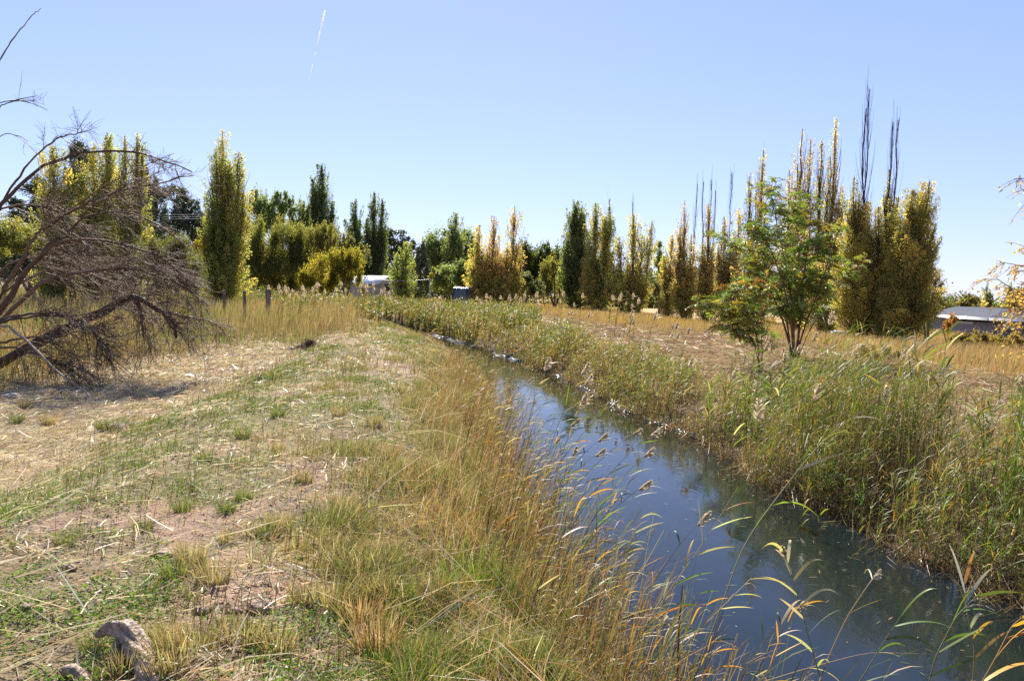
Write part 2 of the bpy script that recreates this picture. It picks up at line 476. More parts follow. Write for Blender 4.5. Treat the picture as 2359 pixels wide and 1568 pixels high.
def lying(buf, x, y, ln, wd, C, hmax=.05, tilt=.12, z0=None):
    N = len(x)
    a = RNG.uniform(0, PI, N)
    t_ = np.linspace(-.5, .5, 3)
    bend = RNG.standard_normal(N) * .06 * ln
    X = x[:, None] + np.cos(a)[:, None] * ln[:, None] * t_ - np.sin(a)[:, None] * bend[:, None] * (1 - 4 * t_ ** 2)
    Y = y[:, None] + np.sin(a)[:, None] * ln[:, None] * t_ + np.cos(a)[:, None] * bend[:, None] * (1 - 4 * t_ ** 2)
    Z = H(X, Y) + .008 + (RNG.random(N) ** 2 * hmax)[:, None] + (np.abs(RNG.standard_normal(N)) * tilt * ln)[:, None] * (t_ + .5)
    P = np.stack([X, Y, Z], -1)
    strips(buf, P, wd[:, None] * np.array([1, 1, .6]), C)

GOLD = [(.38, .28, .14), (.44, .35, .20), (.31, .22, .11), (.34, .285, .14)]
ORANGE = [(.33, .19, .08), (.38, .24, .11), (.26, .145, .065), (.42, .31, .17)]
STRAW = [(.55, .46, .32), (.62, .55, .42), (.45, .36, .23), (.36, .26, .16)]
GREEN = [(.10, .17, .03), (.14, .21, .04), (.075, .125, .025), (.20, .23, .05)]
OLIVE = [(.21, .205, .075), (.26, .235, .09), (.165, .17, .06), (.30, .25, .11)]

def mixc(m, A, B):
    return A * (1 - m[:, None]) + B * m[:, None]

def reed_stand(buf, x, y, h, leafn=6, c_leaf=GREEN, dead=.25, wind=(.07, -.02), lw=.0088, kmin=.00060, llen=(.16, .34)):
    N = len(x)
    if N == 0: return
    z = np.maximum(H(x, y), WZ - .15)
    a = RNG.uniform(0, 2 * PI, N); l = np.abs(RNG.standard_normal(N)) * .10 * h
    ex = np.cos(a) * l + wind[0] * h; ey = np.sin(a) * l + wind[1] * h
    t_ = np.linspace(0, 1, 4)
    P = np.stack([x[:, None] + ex[:, None] * t_ ** 1.7, y[:, None] + ey[:, None] * t_ ** 1.7, z[:, None] + h[:, None] * t_], -1)
    cs = pal([(.15, .10, .045), (.11, .09, .04), (.22, .15, .07)], N)
    tp = pal(c_leaf, N)
    CC = cs[:, None, :] * (1 - t_[None, :, None]) + tp[:, None, :] * t_[None, :, None]
    strips(buf, P, wmin(.0055, y, kmin)[:, None] * np.array([1, .9, .7, .3]), CC)
    for k_ in range(leafn):
        u = RNG.uniform(.22, .98, N)
        px = x + ex * u ** 1.7; py = y + ey * u ** 1.7; pz = z + h * u
        az = RNG.uniform(0, 2 * PI, N); el = RNG.uniform(.65, 1.38, N)
        Ln = RNG.uniform(*llen, N) * np.minimum(1, h / .8)
        D = np.stack([np.cos(az) * np.cos(el) + wind[0] * 2.0, np.sin(az) * np.cos(el) + wind[1] * 2.0, np.sin(el)], 1)
        s_ = np.linspace(0, 1, 4)
        droop = RNG.uniform(.1, .75, N)
        Q = np.stack([px, py, pz], 1)[:, None, :] + D[:, None, :] * (Ln[:, None] * s_)[..., None]
        Q[:, :, 2] -= (droop * Ln)[:, None] * s_ ** 2.2
        C = pal(c_leaf, N)
        dd = RNG.random(N) < dead * np.interp(u, [.2, .9], [1.7, .35])
        C = np.where(dd[:, None], pal([(.42, .26, .06), (.45, .20, .03), (.40, .32, .14), (.5, .42, .26)], N), C)
        side = norm(np.cross(D, np.stack([-np.sin(az), np.cos(az), .3 * RNG.standard_normal(N)], 1)))
        side = norm(np.cross(D, side) + .5 * RNG.standard_normal((N, 3)))
        strips(buf, Q, wmin(lw, y, kmin * 1.25)[:, None] * np.array([.55, 1, .75, .06]), C, side)

# short grass of the levee and flat
b = Buf()
x, y = sample(560000, 1.5, 2.3, 42)
dl, dr = dl_dr(x, y)
sm = soil_mask(x, y); gm = green_mask(x, y); pm = path_mask(x, y)
cl = fbm(x, y, .38, 300, 2)
keep = (dl > .5) & (RNG.random(len(x)) < (1 - .88 * sm) * (.34 + 1.0 * sstep(.38, .62, cl)) * (1 - .35 * pm) * (1 - .62 * sstep(1.2, 2.2, dl) * sstep(16, 5, y)))
x, y, gm, pm, cl, dl = x[keep], y[keep], gm[keep], pm[keep], cl[keep], dl[keep]
N = len(x)
h = (.035 + .10 * RNG.random(N) ** 1.5 + .10 * sstep(.55, .8, cl) + .07 * sstep(2.6, 1.2, dl)) * (1 - .35 * pm) * (1 - .25 * gm)
isg = RNG.random(N) < (.20 + .62 * gm) * (1 - .6 * pm)
C = np.where(isg[:, None], pal(GREEN, N), np.where((RNG.random(N) < .66)[:, None], pal(OLIVE, N), pal(GOLD, N)))
C = np.where((RNG.random(N) < .13 + .5 * pm)[:, None] & ~isg[:, None], pal(STRAW, N), C)
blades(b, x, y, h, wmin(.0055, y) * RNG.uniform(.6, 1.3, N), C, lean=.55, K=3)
tag(b.build('dry_grass', M_grass), 'short dry yellow and green grass covering the trodden bank and the flat', kind='stuff')

# low green weeds
b = Buf()
x, y = sample(420000, 1.5, 2.4, 30)
gm = green_mask(x, y); cl = fbm(x, y, .22, 410, 2)
k = RNG.random(len(x)) < gm * sstep(.38, .56, cl)
x, y = x[k], y[k]; N = len(x)
z = H(x, y) + .004 + .05 * RNG.random(N) ** 1.4
ax = np.stack([RNG.standard_normal(N), RNG.standard_normal(N), np.abs(RNG.standard_normal(N)) * .5], 1)
s = np.maximum(.010 + .018 * RNG.random(N), .0014 * y)
leaves(b, np.stack([x, y, z], 1), ax, s, s * .55, pal([(.14, .26, .055), (.18, .31, .06), (.11, .20, .05), (.22, .29, .08)], N))
tag(b.build('weeds', M_reed), 'low bright green leafy weeds in patches on the bank', kind='stuff')

# straw litter
b = Buf()
x, y = sample(165000, 1.5, 2.3, 34)
dl, dr = dl_dr(x, y); pm = path_mask(x, y)
cl = fbm(x, y, .6, 520, 3)
k = (dl > .7) & (RNG.random(len(x)) < .16 + .75 * sstep(.45, .68, cl) + .5 * pm)
x, y, pm = x[k], y[k], pm[k]; N = len(x)
ln = .04 + .15 * RNG.random(N) ** 2.0 + .08 * pm
lying(b, x, y, ln, wmin(.0060, y, .00085) * RNG.uniform(.6, 1.5, N), pal(STRAW, N, [.34, .36, .18, .12]) * (1.22 - .22 * pm[:, None]), .05, .16)
x, y = sample(1300, 1.2, 2.6, 14)
dl, dr = dl_dr(x, y); k = dl > .8; x, y = x[k], y[k]; N = len(x)
lying(b, x, y, .15 + .4 * RNG.random(N) ** 1.5, np.full(N, .0062), pal(STRAW, N, [.4, .4, .12, .08]) * 1.15, .06, .14)
tag(b.build('straw', M_straw), 'broken pale straw lying over the bank and the flat', kind='stuff')

# crumbs of soil and grit on the bare earth
b = Buf()
x, y = sample(26000, 1.5, 2.4, 12)
dl, dr = dl_dr(x, y); k = (dl > .9) & (RNG.random(len(x)) < .12 + .8 * soil_mask(x, y)); x, y = x[k], y[k]; N = len(x)
s = (.0025 + .009 * RNG.random(N) ** 3) * np.maximum(1, y / 5)
O = np.array([[1, 0, 0], [-1, 0, 0], [0, 1, 0], [0, -1, 0], [0, 0, .8], [0, 0, -.8]])
V = np.stack([x, y, H(x, y) + s * .3], 1)[:, None] + O[None] * s[:, None, None] * RNG.uniform(.6, 1.3, (N, 6, 1))
F = (np.array([[0, 2, 4], [2, 1, 4], [1, 3, 4], [3, 0, 4], [2, 0, 5], [1, 2, 5], [3, 1, 5], [0, 3, 5]])[None] + np.arange(N)[:, None, None] * 6).reshape(-1, 3)
b.add(V.reshape(-1, 3), F, np.repeat(pal([(.22, .15, .105), (.28, .20, .14), (.16, .11, .08), (.34, .28, .22)], N), 6, 0))
tag(b.build('dirt', M_stone), 'crumbs of dry soil and grit on the bare patches of the bank', kind='stuff')

# thin dark stalks standing in the levee grass
b = Buf()
x, y = sample(9000, 1.3, 2.6, 22)
dl, dr = dl_dr(x, y); k = (dl > .6) & (dl < 6) & (fbm(x, y, .9, 610, 2) > .45); x, y = x[k], y[k]; N = len(x)
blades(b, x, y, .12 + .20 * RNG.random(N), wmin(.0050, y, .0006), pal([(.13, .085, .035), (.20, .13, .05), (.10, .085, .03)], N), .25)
tag(b.build('weed_stalks_undergrowth', M_straw), 'thin dark dead weed stalks standing in the short grass', kind='stuff')

# tall grass on the left bank slope, leaning out to the water
b = Buf()
x, y = sample(330000, 1.35, 2.4, 46, R(30), R(-4))
dl, dr = dl_dr(x, y)
edge = 1.45 + .9 * (fbm(x, y, 1.6, 700, 2) - .5)
cl = fbm(x, y, .45, 720, 2)
k = (dl > -.12) & (dl < edge) & (dr < 0) & (RNG.random(len(x)) < (.10 + 1.0 * sstep(.36, .62, cl)) * sstep(edge, edge - .7, dl) * (.30 + .70 * sstep(-.1, .55, dl)))
x, y, dl, cl = x[k], y[k], dl[k], cl[k]; N = len(x)
nearlow = (1 - .35 * sstep(5.5, 3.2, y)) * (1 - .55 * sstep(15, 24, y))
h = (.10 + .42 * RNG.random(N) ** 1.6 + .22 * (cl - .5)) * (1 - .25 * sstep(.5, 1.5, dl)) * nearlow
gz = fbm(x, y, .9, 760, 2)
C = pal(ORANGE, N)
q = RNG.random(N)
C = np.where((q < .34 + .9 * sstep(.52, .7, gz) * sstep(10, 5, y))[:, None], pal(OLIVE, N), C)
C = np.where((q < .05 + .50 * sstep(.56, .66, gz) * sstep(9, 5, y))[:, None], pal([(.14, .23, .03), (.19, .27, .04), (.10, .17, .03)], N), C)
C = np.where((RNG.random(N) < .14)[:, None], pal(STRAW, N), C)
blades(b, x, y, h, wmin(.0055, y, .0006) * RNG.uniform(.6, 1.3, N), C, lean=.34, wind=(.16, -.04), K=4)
x, y = sample(14000, 1.25, 2.5, 30, R(30), R(-4))
dl, dr = dl_dr(x, y); k = (dl > -.3) & (dl < 1.3) & (dr < 0); x, y = x[k], y[k]; N = len(x)
lying(b, x, y, .25 + .45 * RNG.random(N), wmin(.004, y, .0006), pal(STRAW + ORANGE, N), .16, .3)
# thin brown stems thinning out into the shallow water at the near edge
x, y = sample(34000, 1.3, 2.9, 24, R(26), R(4))
dl, dr = dl_dr(x, y)
k = (dl > -.75) & (dl < .75) & (RNG.random(len(x)) < np.interp(dl, [-.75, -.3, .1, .75], [.05, .30, .8, .35]) * (.3 + 1.1 * sstep(.42, .62, fbm(x, y, .5, 780, 2)))); x, y, dl = x[k], y[k], dl[k]; N = len(x)
h = RNG.uniform(.28, .98, N) * np.interp(y, [3, 5, 12, 24], [.80, 1.05, 1.1, .6])
br_ = RNG.random(N) < .75
reed_stand(b, x[br_], y[br_], h[br_], 2, [(.36, .20, .07), (.30, .17, .07), (.42, .32, .18), (.17, .15, .05)], .3, (.17, -.04), .006, .00045, (.10, .24))
reed_stand(b, x[~br_], y[~br_], h[~br_] * 1.1, 3, [(.14, .18, .045), (.20, .22, .06), (.30, .26, .10)], .3, (.22, -.04), .007, .00045, (.12, .26))
tag(b.build('bank_grass', M_grass), 'tall orange and straw coloured grass on the sloping bank beside the water', kind='stuff')

# dense reed bed of the right bank

b = Buf()
x, y = sample(100000, 1.35, 3.0, 58, R(24), R(16))
dl, dr = dl_dr(x, y)
wid = np.interp(y, [3, 8, 14, 30, 60], [2.5, 2.1, 1.9, 2.6, 3.5]) + 1.0 * (fbm(x, y, 2.0, 810, 2) - .5)
cl = np.clip(.5 + 1.25 * (fbm(x, y, 1.15, 830, 2) - .5), 0, 1)
k = (dr > -.12) & (dr < wid) & (RNG.random(len(x)) < (.30 + .85 * sstep(.36, .62, cl)) * sstep(wid, wid - .9, dr))
x, y, dr, cl, wid = x[k], y[k], dr[k], cl[k], wid[k]
N = len(x)
front = sstep(-.1, .45, dr)
h = (.50 + .55 * front) * (.65 + .55 * RNG.random(N)) * np.interp(y, [4, 9, 11, 14, 20, 40], [1.22, 1.18, 1.0, .72, .52, .75]) * (.58 + .84 * cl)
near = y < 13
gn = fbm(x, y, 2.5, 845, 2)
hue = sstep(.4, .6, gn + .25 * sstep(11, 6, y) - .05)
kA = RNG.random(N) < .22 + .66 * hue
reed_stand(b, x[near & kA], y[near & kA], h[near & kA], 7, [(.11, .20, .035), (.15, .25, .045), (.08, .15, .032), (.21, .26, .055)], .14)
reed_stand(b, x[near & ~kA], y[near & ~kA], h[near & ~kA], 6, OLIVE, .35)
reed_stand(b, x[~near & kA], y[~near & kA], h[~near & kA], 5, [(.12, .18, .04), (.17, .20, .06), (.22, .22, .07)], .3)
reed_stand(b, x[~near & ~kA], y[~near & ~kA], h[~near & ~kA], 5, OLIVE + GOLD[:1], .4)
tag(b.build('reed_bed_undergrowth', M_reed), 'dense green reeds crowding the far bank of the stream', kind='stuff')

# leaf litter and stem bits drifting on the water
b = Buf()
yy = 4.0 + 26 * RNG.random(900) ** 1.8; f = np.where(RNG.random(900) < .7, RNG.random(900) ** 3, 1 - RNG.random(900) ** 4)
xx = xR(yy) - .05 - f * (xR(yy) - xL(yy) - .1); N = len(xx)
a = RNG.normal(.4, .8, N); ln = .02 + .10 * RNG.random(N) ** 2
t_ = np.linspace(-.5, .5, 3)
P = np.stack([xx[:, None] + np.cos(a)[:, None] * ln[:, None] * t_, yy[:, None] + np.sin(a)[:, None] * ln[:, None] * t_, np.full((N, 3), WZ + .006)], -1)
side = np.stack([-np.sin(a), np.cos(a), 0 * a], 1)
strips(b, P, np.maximum(.006, .0007 * yy)[:, None] * np.array([.5, 1, .4]), pal([(.40, .28, .10), (.25, .17, .07), (.50, .42, .25), (.16, .18, .05)], N), side)
tag(b.build('floating_litter_leaves', M_straw), 'dead leaves and stem bits drifting on the water', kind='stuff')

# dead stems trailing out of the right bank over the water, and a skirt of dead stems coloured dark for the shade under the reeds
b = Buf()
yy = RNG.uniform(4.2, 30, 2600) ** 1.0; yy = 4.2 + (yy - 4.2) * RNG.random(2600)
xx = xR(yy) + RNG.normal(-.03, .14, len(yy))
N = len(xx)
ln = .15 + .5 * RNG.random(N) ** 2
a = RNG.normal(PI * .62, .5, N)
t_ = np.linspace(0, 1, 4)
P = np.stack([xx[:, None] + .2 - np.abs(np.cos(a))[:, None] * ln[:, None] * t_ * .8, yy[:, None] - np.sin(a)[:, None] * ln[:, None] * t_,
              WZ + .16 * (1 - t_)[None, :] ** 2 * RNG.random(N)[:, None] + .010 + .015 * RNG.random(N)[:, None]], -1)
strips(b, P, np.maximum(.0055, .0006 * yy)[:, None] * np.array([1, 1, .8, .3]), pal([(.35, .19, .05), (.42, .30, .12), (.22, .13, .05), (.5, .4, .22)], N))
x, y = sample(30000, 1.2, 3.5, 34, R(24), R(14))
dl, dr = dl_dr(x, y); k = (dr > -.1) & (dr < .8); x, y = x[k], y[k]; N = len(x)
blades(b, x, y, .10 + .45 * RNG.random(N), wmin(.005, y, .0006), pal([(.12, .075, .035), (.17, .11, .05), (.08, .065, .03), (.26, .16, .06)], N), .4, (-.25, -.15))
tag(b.build('dead_reed_litter', M_straw), 'brown dead stems trailing from the far bank into the water, with stems coloured dark for shade at the reed foot', kind='stuff')

# flattened brown reeds behind the right bank
b = Buf()
x, y = sample(150000, 1.3, 5.5, 90, R(28), R(18))
dl, dr = dl_dr(x, y)
bnd = 6.4 + 2.4 * (fbm(x, y, 3, 9, 2) - .5)
k = (dr > 1.2) & ((dr < bnd + .6) | (x < 12.4)) & (y < 88); x, y = x[k], y[k]; N = len(x)
lying(b, x, y, .25 + .6 * RNG.random(N), wmin(.0048, y, .00062), pal([(.38, .27, .16), (.48, .37, .24), (.29, .19, .10), (.58, .48, .34)], N), .30, .10)
x, y = sample(60000, 1.35, 6, 90, R(28), R(18))
dl, dr = dl_dr(x, y); bnd = 6.4 + 2.4 * (fbm(x, y, 3, 9, 2) - .5)
k = (dr > 1.6) & ((dr < bnd) | (x < 11.5)) & (fbm(x, y, 1.5, 910, 2) > .47); x, y = x[k], y[k]; N = len(x)
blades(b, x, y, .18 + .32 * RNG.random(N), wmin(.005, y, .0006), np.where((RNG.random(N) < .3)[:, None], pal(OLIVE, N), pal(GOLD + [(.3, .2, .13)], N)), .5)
tag(b.build('flattened_reed_straw', M_straw), 'flattened brown and pinkish reed straw between the bank and the golden field', kind='stuff')

# golden field
b = Buf()
x, y = sample(300000, 1.25, 12, 135, R(40), R(16))
dl, dr = dl_dr(x, y)
bnd = 6.4 + 2.4 * (fbm(x, y, 3, 9, 2) - .5)
e = np.maximum(np.minimum(dr - bnd, (x - 11.2) * 1.2 + bnd - 6.4), (y - 37 - 3.6 * np.maximum(0, 7.7 - x) + 2 * (bnd - 6.4)) * .5)
k = (e > 0) & (dr > 3.5) & (RNG.random(len(x)) < .45 + .8 * fbm(x, y, 1.8, 930, 2)); x, y, e = x[k], y[k], e[k]; N = len(x)
h = (.35 + .35 * sstep(0, 3, e)) * (.7 + .5 * RNG.random(N))
gz = fbm(x, y, 7, 940, 2)
C = pal([(.38, .265, .13), (.42, .30, .15), (.34, .235, .11), (.30, .23, .11)], N, None, .12)
C = np.where((RNG.random(N) < .7 * sstep(.55, .7, gz))[:, None], pal([(.30, .23, .08), (.40, .28, .07)], N), C)
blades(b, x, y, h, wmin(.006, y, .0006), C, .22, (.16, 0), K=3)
tag(b.build('field_grass', M_grass), 'tall golden dry grass of the open field running to the poplars', kind='stuff')

# rough brown grass left of the lane, under and behind the dead tree, and beyond the lane
b = Buf()
x, y = sample(260000, 1.25, 9, 135, R(40), R(-20))
dl, dr = dl_dr(x, y); pm = path_mask(x, y)
wall = np.maximum(sstep(26, 31, y + 3 * (fbm(x, y, 4, 1010, 2) - .5)) * sstep(2.0, 4.0, dl), sstep(-8.6, -10.0, x + 1.4 * (fbm(x, y, 2.5, 1020, 2) - .5)) * sstep(8, 12, y))
k = (dl > .8) & (RNG.random(len(x)) < wall * (.4 + .8 * fbm(x, y, 1.2, 1030, 2)))
x, y, wall = x[k], y[k], wall[k]; N = len(x)
h = (.30 + .85 * sstep(25, 35, y)) * (.55 + .65 * RNG.random(N)) * (.6 + .4 * wall)
gz = fbm(x, y, 4, 1040, 2)
C = pal([(.33, .235, .12), (.38, .285, .15), (.28, .20, .10), (.26, .225, .10)], N)
C = np.where((RNG.random(N) < .75 * sstep(.44, .58, gz))[:, None], pal(OLIVE + GREEN[:2], N), C)
nr = sstep(27, 23, y) * sstep(-8, -9.5, x)
C = np.where((RNG.random(N) < .8 * nr)[:, None], pal([(.16, .12, .045), (.20, .155, .05), (.13, .115, .04), (.26, .15, .055)], N), C)
h = h * (1 + .7 * nr)
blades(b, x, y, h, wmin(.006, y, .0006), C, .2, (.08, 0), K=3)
tag(b.build('meadow_grass', M_grass), 'rough brown and olive grass beyond the straw lane and under the dead tree', kind='stuff')

# far reeds round the bend of the stream
b = Buf()
x, y = sample(60000, 1.1, 22, 75, R(22), R(-8))
dl, dr = dl_dr(x, y)
za = (dr > 0) & (dr < np.interp(y, [24, 34, 44, 60], [1.6, 2.0, 4.5, 7]) + 2 * (fbm(x, y, 5, 1110, 2) - .5)) & (y > 24)
zb = (dl > .2) & (dl < 5 + 3 * (fbm(x, y, 4, 1120, 2) - .5)) & (y > 46)
cf = np.clip(.5 + 1.3 * (fbm(x, y, 1.6, 1130, 2) - .5), 0, 1)
k = (za | zb) & (RNG.random(len(x)) < .15 + .95 * sstep(.36, .6, cf)); x, y, cf = x[k], y[k], cf[k]; N = len(x)
h = (.75 + .75 * RNG.random(N)) * (.75 + .5 * fbm(x, y, 3, 1140, 2))
h = h * np.interp(y, [24, 30, 38, 48], [.50, .60, .85, .95]) * (.45 + .80 * cf)
hue = fbm(x, y, 2.4, 1150, 2) > .5
reed_stand(b, x[hue], y[hue], h[hue], 6, [(.14, .19, .05), (.19, .22, .07), (.11, .16, .045), (.28, .27, .12)], .25, (.08, 0), .013, .0007, (.25, .45))
reed_stand(b, x[~hue], y[~hue], h[~hue], 5, OLIVE + [(.30, .20, .08)], .3, (.08, 0), .013, .0007, (.25, .45))
tag(b.build('far_reed_undergrowth', M_reed), 'green and brown reeds along the bend of the stream', kind='stuff')

# far-off wood closing the view behind the single trees
b = Buf()
n = 2100
wx = RNG.uniform(-105, 120, n); wy = 128 + RNG.uniform(-3, 14, n) + 10 * (vnoise(wx / 20, wx * 0, 1210) - .5)
wh = np.interp(wx, [-105, -60, -45, 8, 16, 58, 66, 80], [11, 11, 7.6, 7.8, 5.6, 5.4, 1.8, 1.8]) * (.72 + .6 * vnoise(wx / 6, wx * 0, 1220)) + RNG.uniform(-.5, .8, n)
per = 90
cc = np.stack([wx, wy, -.3 + wh * RNG.uniform(.1, .85, n)], 1)
g = RNG.standard_normal((n, per, 3)) * np.array([1.0, .8, .8])
Cn = (cc[:, None] + g)
Cn[..., 2] = np.maximum(Cn[..., 2], -.2)
Cn = Cn.reshape(-1, 3)
ci = np.repeat(pal([(.07, .095, .03), (.10, .12, .035), (.05, .07, .025), (.12, .12, .03)], n), per, 0)
s_ = RNG.uniform(.30, .55, len(Cn))
leaves(b, Cn, RNG.standard_normal((len(Cn), 3)), s_, s_ * .7, ci * (1 + .15 * RNG.standard_normal((len(Cn), 1))).clip(.6, 1.4))
tag(b.build('far_woods', M_leaf), 'far green wood closing the view behind the single trees', kind='stuff')
#@@OBJECTS
ALB = 1.0
# ------------------------------------------------------------------ trees
def curve3(p0, p1, p2, K):
    t = np.linspace(0, 1, K)[:, None]
    return (1 - t) ** 2 * p0 + 2 * t * (1 - t) * p1 + t ** 2 * p2

def ground_pt(dx, Y, dyh=700):
    p = at(dx, dyh, Y); x = p[0]
    return np.array([x, Y, float(H(np.array([x]), np.array([Y]))[0])])

Y_GREEN = [(.25, .30, .10), (.30, .335, .11), (.34, .35, .12)]
Y_YEL = [(.50, .41, .13), (.56, .45, .15), (.44, .38, .13), (.38, .35, .12)]
Y_DARK = [(.07, .10, .055), (.085, .115, .06), (.10, .13, .065)]
Y_ORG = [(.54, .38, .17), (.50, .34, .16), (.58, .44, .22), (.44, .34, .16)]
BARK = (.10, .075, .055)

def poplar(dxb, Y, spires, label, low=.10, cols=(Y_GREEN, Y_YEL), yel=.4, bare=1.0, dens=1.0, sparse_top=0.0, bark=BARK, group=None, sun_side=None, topcols=None, skirt=2, lump=1.25, bend=.92):
    """spires: (dx_top, dy_top, half_width_px, [bare_from 0..1])"""
    base = ground_pt(dxb, Y)
    px = Y / FD
    th = thing('poplar_tree', base, label, 'tree', group or 'poplars along the field')
    tb, cb = Buf(), Buf()
    Ls = max(.070, .0017 * Y)
    tops = [s[1] for s in spires]; ym = min(tops); yb = 700 if Y > 60 else 735
    wx0 = min(s[0] - .5 * s[2] for s in spires if s[1] > ym - 1); wx1 = max(s[0] + .5 * s[2] for s in spires)
    spires = list(spires)
    for k in range(skirt):
        f = RNG.uniform(.28, .62)
        spires.append((dxb + (wx0 - dxb - 10 + (wx1 - wx0 + 20) * (k + RNG.random()) / skirt) * 1.0, yb - (yb - ym) * f, RNG.uniform(9, 15) * 60 / max(Y, 45)))
    for si, sp in enumerate(spires):
        dxt, dyt, hw = sp[:3]
        br = sp[3] if len(sp) > 3 else bare
        top = at(dxt, dyt, Y); top[1] += RNG.uniform(-.4, .4) * hw * px
        hgt = top[2] - base[2]
        off = top - base
        b0 = base + np.array([off[0] * .12, RNG.uniform(-.3, .3), -.1])
        mid = np.array([base[0] + off[0] * bend, base[1] + off[1] * .8, base[2] + hgt * .42])
        path = curve3(b0, mid, top, 12)
        path[1:-1] += RNG.standard_normal((10, 3)) * hgt * .004
        r0 = (.012 * hgt + .02) * (.9 if br > .6 else .36)
        tubes(tb, path, np.linspace(r0, .012 + .0002 * Y, 12) * np.array([1.25] + [1] * 11), np.array(bark), 5)
        w_ = hw * px * (2.25 if br > .6 else 3.0)
        thin = 1.0 if br > .6 else .62
        npl = int((26 + hgt * 7.5) * dens)
        t0 = RNG.uniform(low, .97, npl) ** .9
        az = RNG.uniform(0, 2 * PI, npl)
        rise = (.10 + .13 * RNG.random(npl)) * hgt
        prof = lambda t: np.interp(t, [0, .08, .25, .5, .75, .92, 1.0, 1.1], [.60, .85, 1.0, 1.0, .88, .58, .26, .05])
        P0 = np.stack([np.interp(t0, np.linspace(0, 1, 12), path[:, k]) for k in range(3)], 1)
        t1 = np.minimum(t0 + rise / hgt, 1.02)
        A1 = np.stack([np.interp(t1, np.linspace(0, 1, 12), path[:, k]) for k in range(3)], 1)
        rad = w_ * prof(t1) * RNG.uniform(.25, 1.12, npl)
        P2 = A1 + np.stack([np.cos(az) * rad, np.sin(az) * rad, RNG.uniform(-.02, .02, npl) * hgt], 1)
        P1 = P0 * .45 + P2 * .55 + np.stack([np.cos(az) * rad * .35, np.sin(az) * rad * .35, -.10 * rise], 1)
        tt = np.linspace(0, 1, 5)[None, :, None]
        PL = (1 - tt) ** 2 * P0[:, None] + 2 * tt * (1 - tt) * P1[:, None] + tt ** 2 * P2[:, None]
        kp = np.where(br > .85, t0 < .80, (t0 < br) | (RNG.random(npl) < .22))
        PL, t0, t1, az, npl = PL[kp], t0[kp], t1[kp], az[kp], int(kp.sum())
        tubes(tb, PL, np.linspace(.014, .0045, 5)[None, :] * (1 + .008 * Y) * thin * RNG.uniform(.7, 1.3, npl)[:, None], np.array(bark) * RNG.uniform(.8, 1.3, (npl, 1)), 3)
        if br < 1:          # bare twigs at the top
            nb_ = int(20 * dens * (1 - br) * 2)
            tb0 = RNG.uniform(br * .9, .99, nb_); az2 = RNG.uniform(0, 2 * PI, nb_)
            Q0 = np.stack([np.interp(tb0, np.linspace(0, 1, 12), path[:, k]) for k in range(3)], 1)
            ln = RNG.uniform(.05, .16, nb_) * hgt
            Q2 = Q0 + np.stack([np.cos(az2) * w_ * .35 * RNG.uniform(.3, 1, nb_), np.sin(az2) * w_ * .35, ln], 1)
            Q1 = Q0 * .6 + Q2 * .4 + np.stack([np.cos(az2), np.sin(az2), 0 * az2], 1) * w_ * .20
            QL = (1 - tt) ** 2 * Q0[:, None] + 2 * tt * (1 - tt) * Q1[:, None] + tt ** 2 * Q2[:, None]
            tubes(tb, QL, np.linspace(.006, .003, 5)[None, :] * (1 + .006 * Y) * np.ones((nb_, 1)), np.array(bark), 3)
        # flame shaped plumes of leaves standing round the leader
        npf = int(np.clip((9 + hgt * max(w_, .25) * 6.0) * dens / lump ** 1.5, 8, 110))
        tf = RNG.uniform(low * .6, max(br - .10, .12), npf)
        if br > .85: tf[:2] = (.80, .74)
        ln = RNG.uniform(.12, .24, npf) * hgt * np.interp(tf, [0, .6, 1], [1.1, 1, .6])
        tm = np.minimum(tf + .55 * ln / hgt, 1.0)
        az = RNG.uniform(0, 2 * PI, npf)
        rd = w_ * prof(tm) * RNG.uniform(.05, 1.0, npf)
        if br > .85: rd[:2] = 0; ln[:2] = .2 * hgt
        rp = np.maximum(lump * (.13 + .13 * RNG.random(npf)) * w_ * prof(tm), .07 + .0010 * Y)
        C0 = np.stack([np.interp(tf, np.linspace(0, 1, 12), path[:, k]) for k in range(3)], 1) + np.stack([np.cos(az) * rd * .55, np.sin(az) * rd * .55, 0 * rd], 1)
        T1 = np.minimum(tf + ln / hgt, 1.03)
        C1 = np.stack([np.interp(T1, np.linspace(0, 1, 12), path[:, k]) for k in range(3)], 1) + np.stack([np.cos(az) * rd * 1.05, np.sin(az) * rd * 1.05, 0 * rd], 1)
        area = 2 * PI * rp * ln * .75
        for q in range(npf):
            m = int(np.clip(.52 * dens * (3.0 / max(3, len(spires))) ** .55 * area[q] / (Ls * Ls * .42), 16, 900))
            u = RNG.random(m) ** .9
            a2 = RNG.uniform(0, 2 * PI, m)
            shellr = rp[q] * np.interp(u, [0, .15, .45, .8, 1], [.35, .85, 1, .62, .12]) * np.sqrt(RNG.uniform(.15, 1.5, m))
            nrm = np.stack([np.cos(a2), np.sin(a2), .25 + 0 * a2], 1)
            Cn = C0[q] + (C1[q] - C0[q]) * u[:, None] + nrm * shellr[:, None] + RNG.standard_normal((m, 3)) * .04
            keep = RNG.random(m) > sparse_top * sstep(.35, 1.0, tm[q])
            keep &= RNG.random(m) < 1.1 - .5 * (vnoise(Cn[:, 0] * 2.2 + q, Cn[:, 2] * 1.6, 5) > .62)
            yv = yel + .42 * RNG.standard_normal() * .8
            if sun_side: yv = yv + sun_side * math.cos(az[q]) * .6  # sunlight put into the leaf colour: more yellow on one side
            isy = (RNG.random(m) * .5 + .25) < yv
            yc = topcols if (topcols and tm[q] > .6) else cols[1]
            CC = np.where(isy[:, None], pal(yc, m, None, .12), pal(cols[0], m, None, .12)) * np.clip(1 + .20 * RNG.standard_normal(), .55, 1.5)
            nn = norm(nrm + 1.2 * RNG.standard_normal((m, 3)))
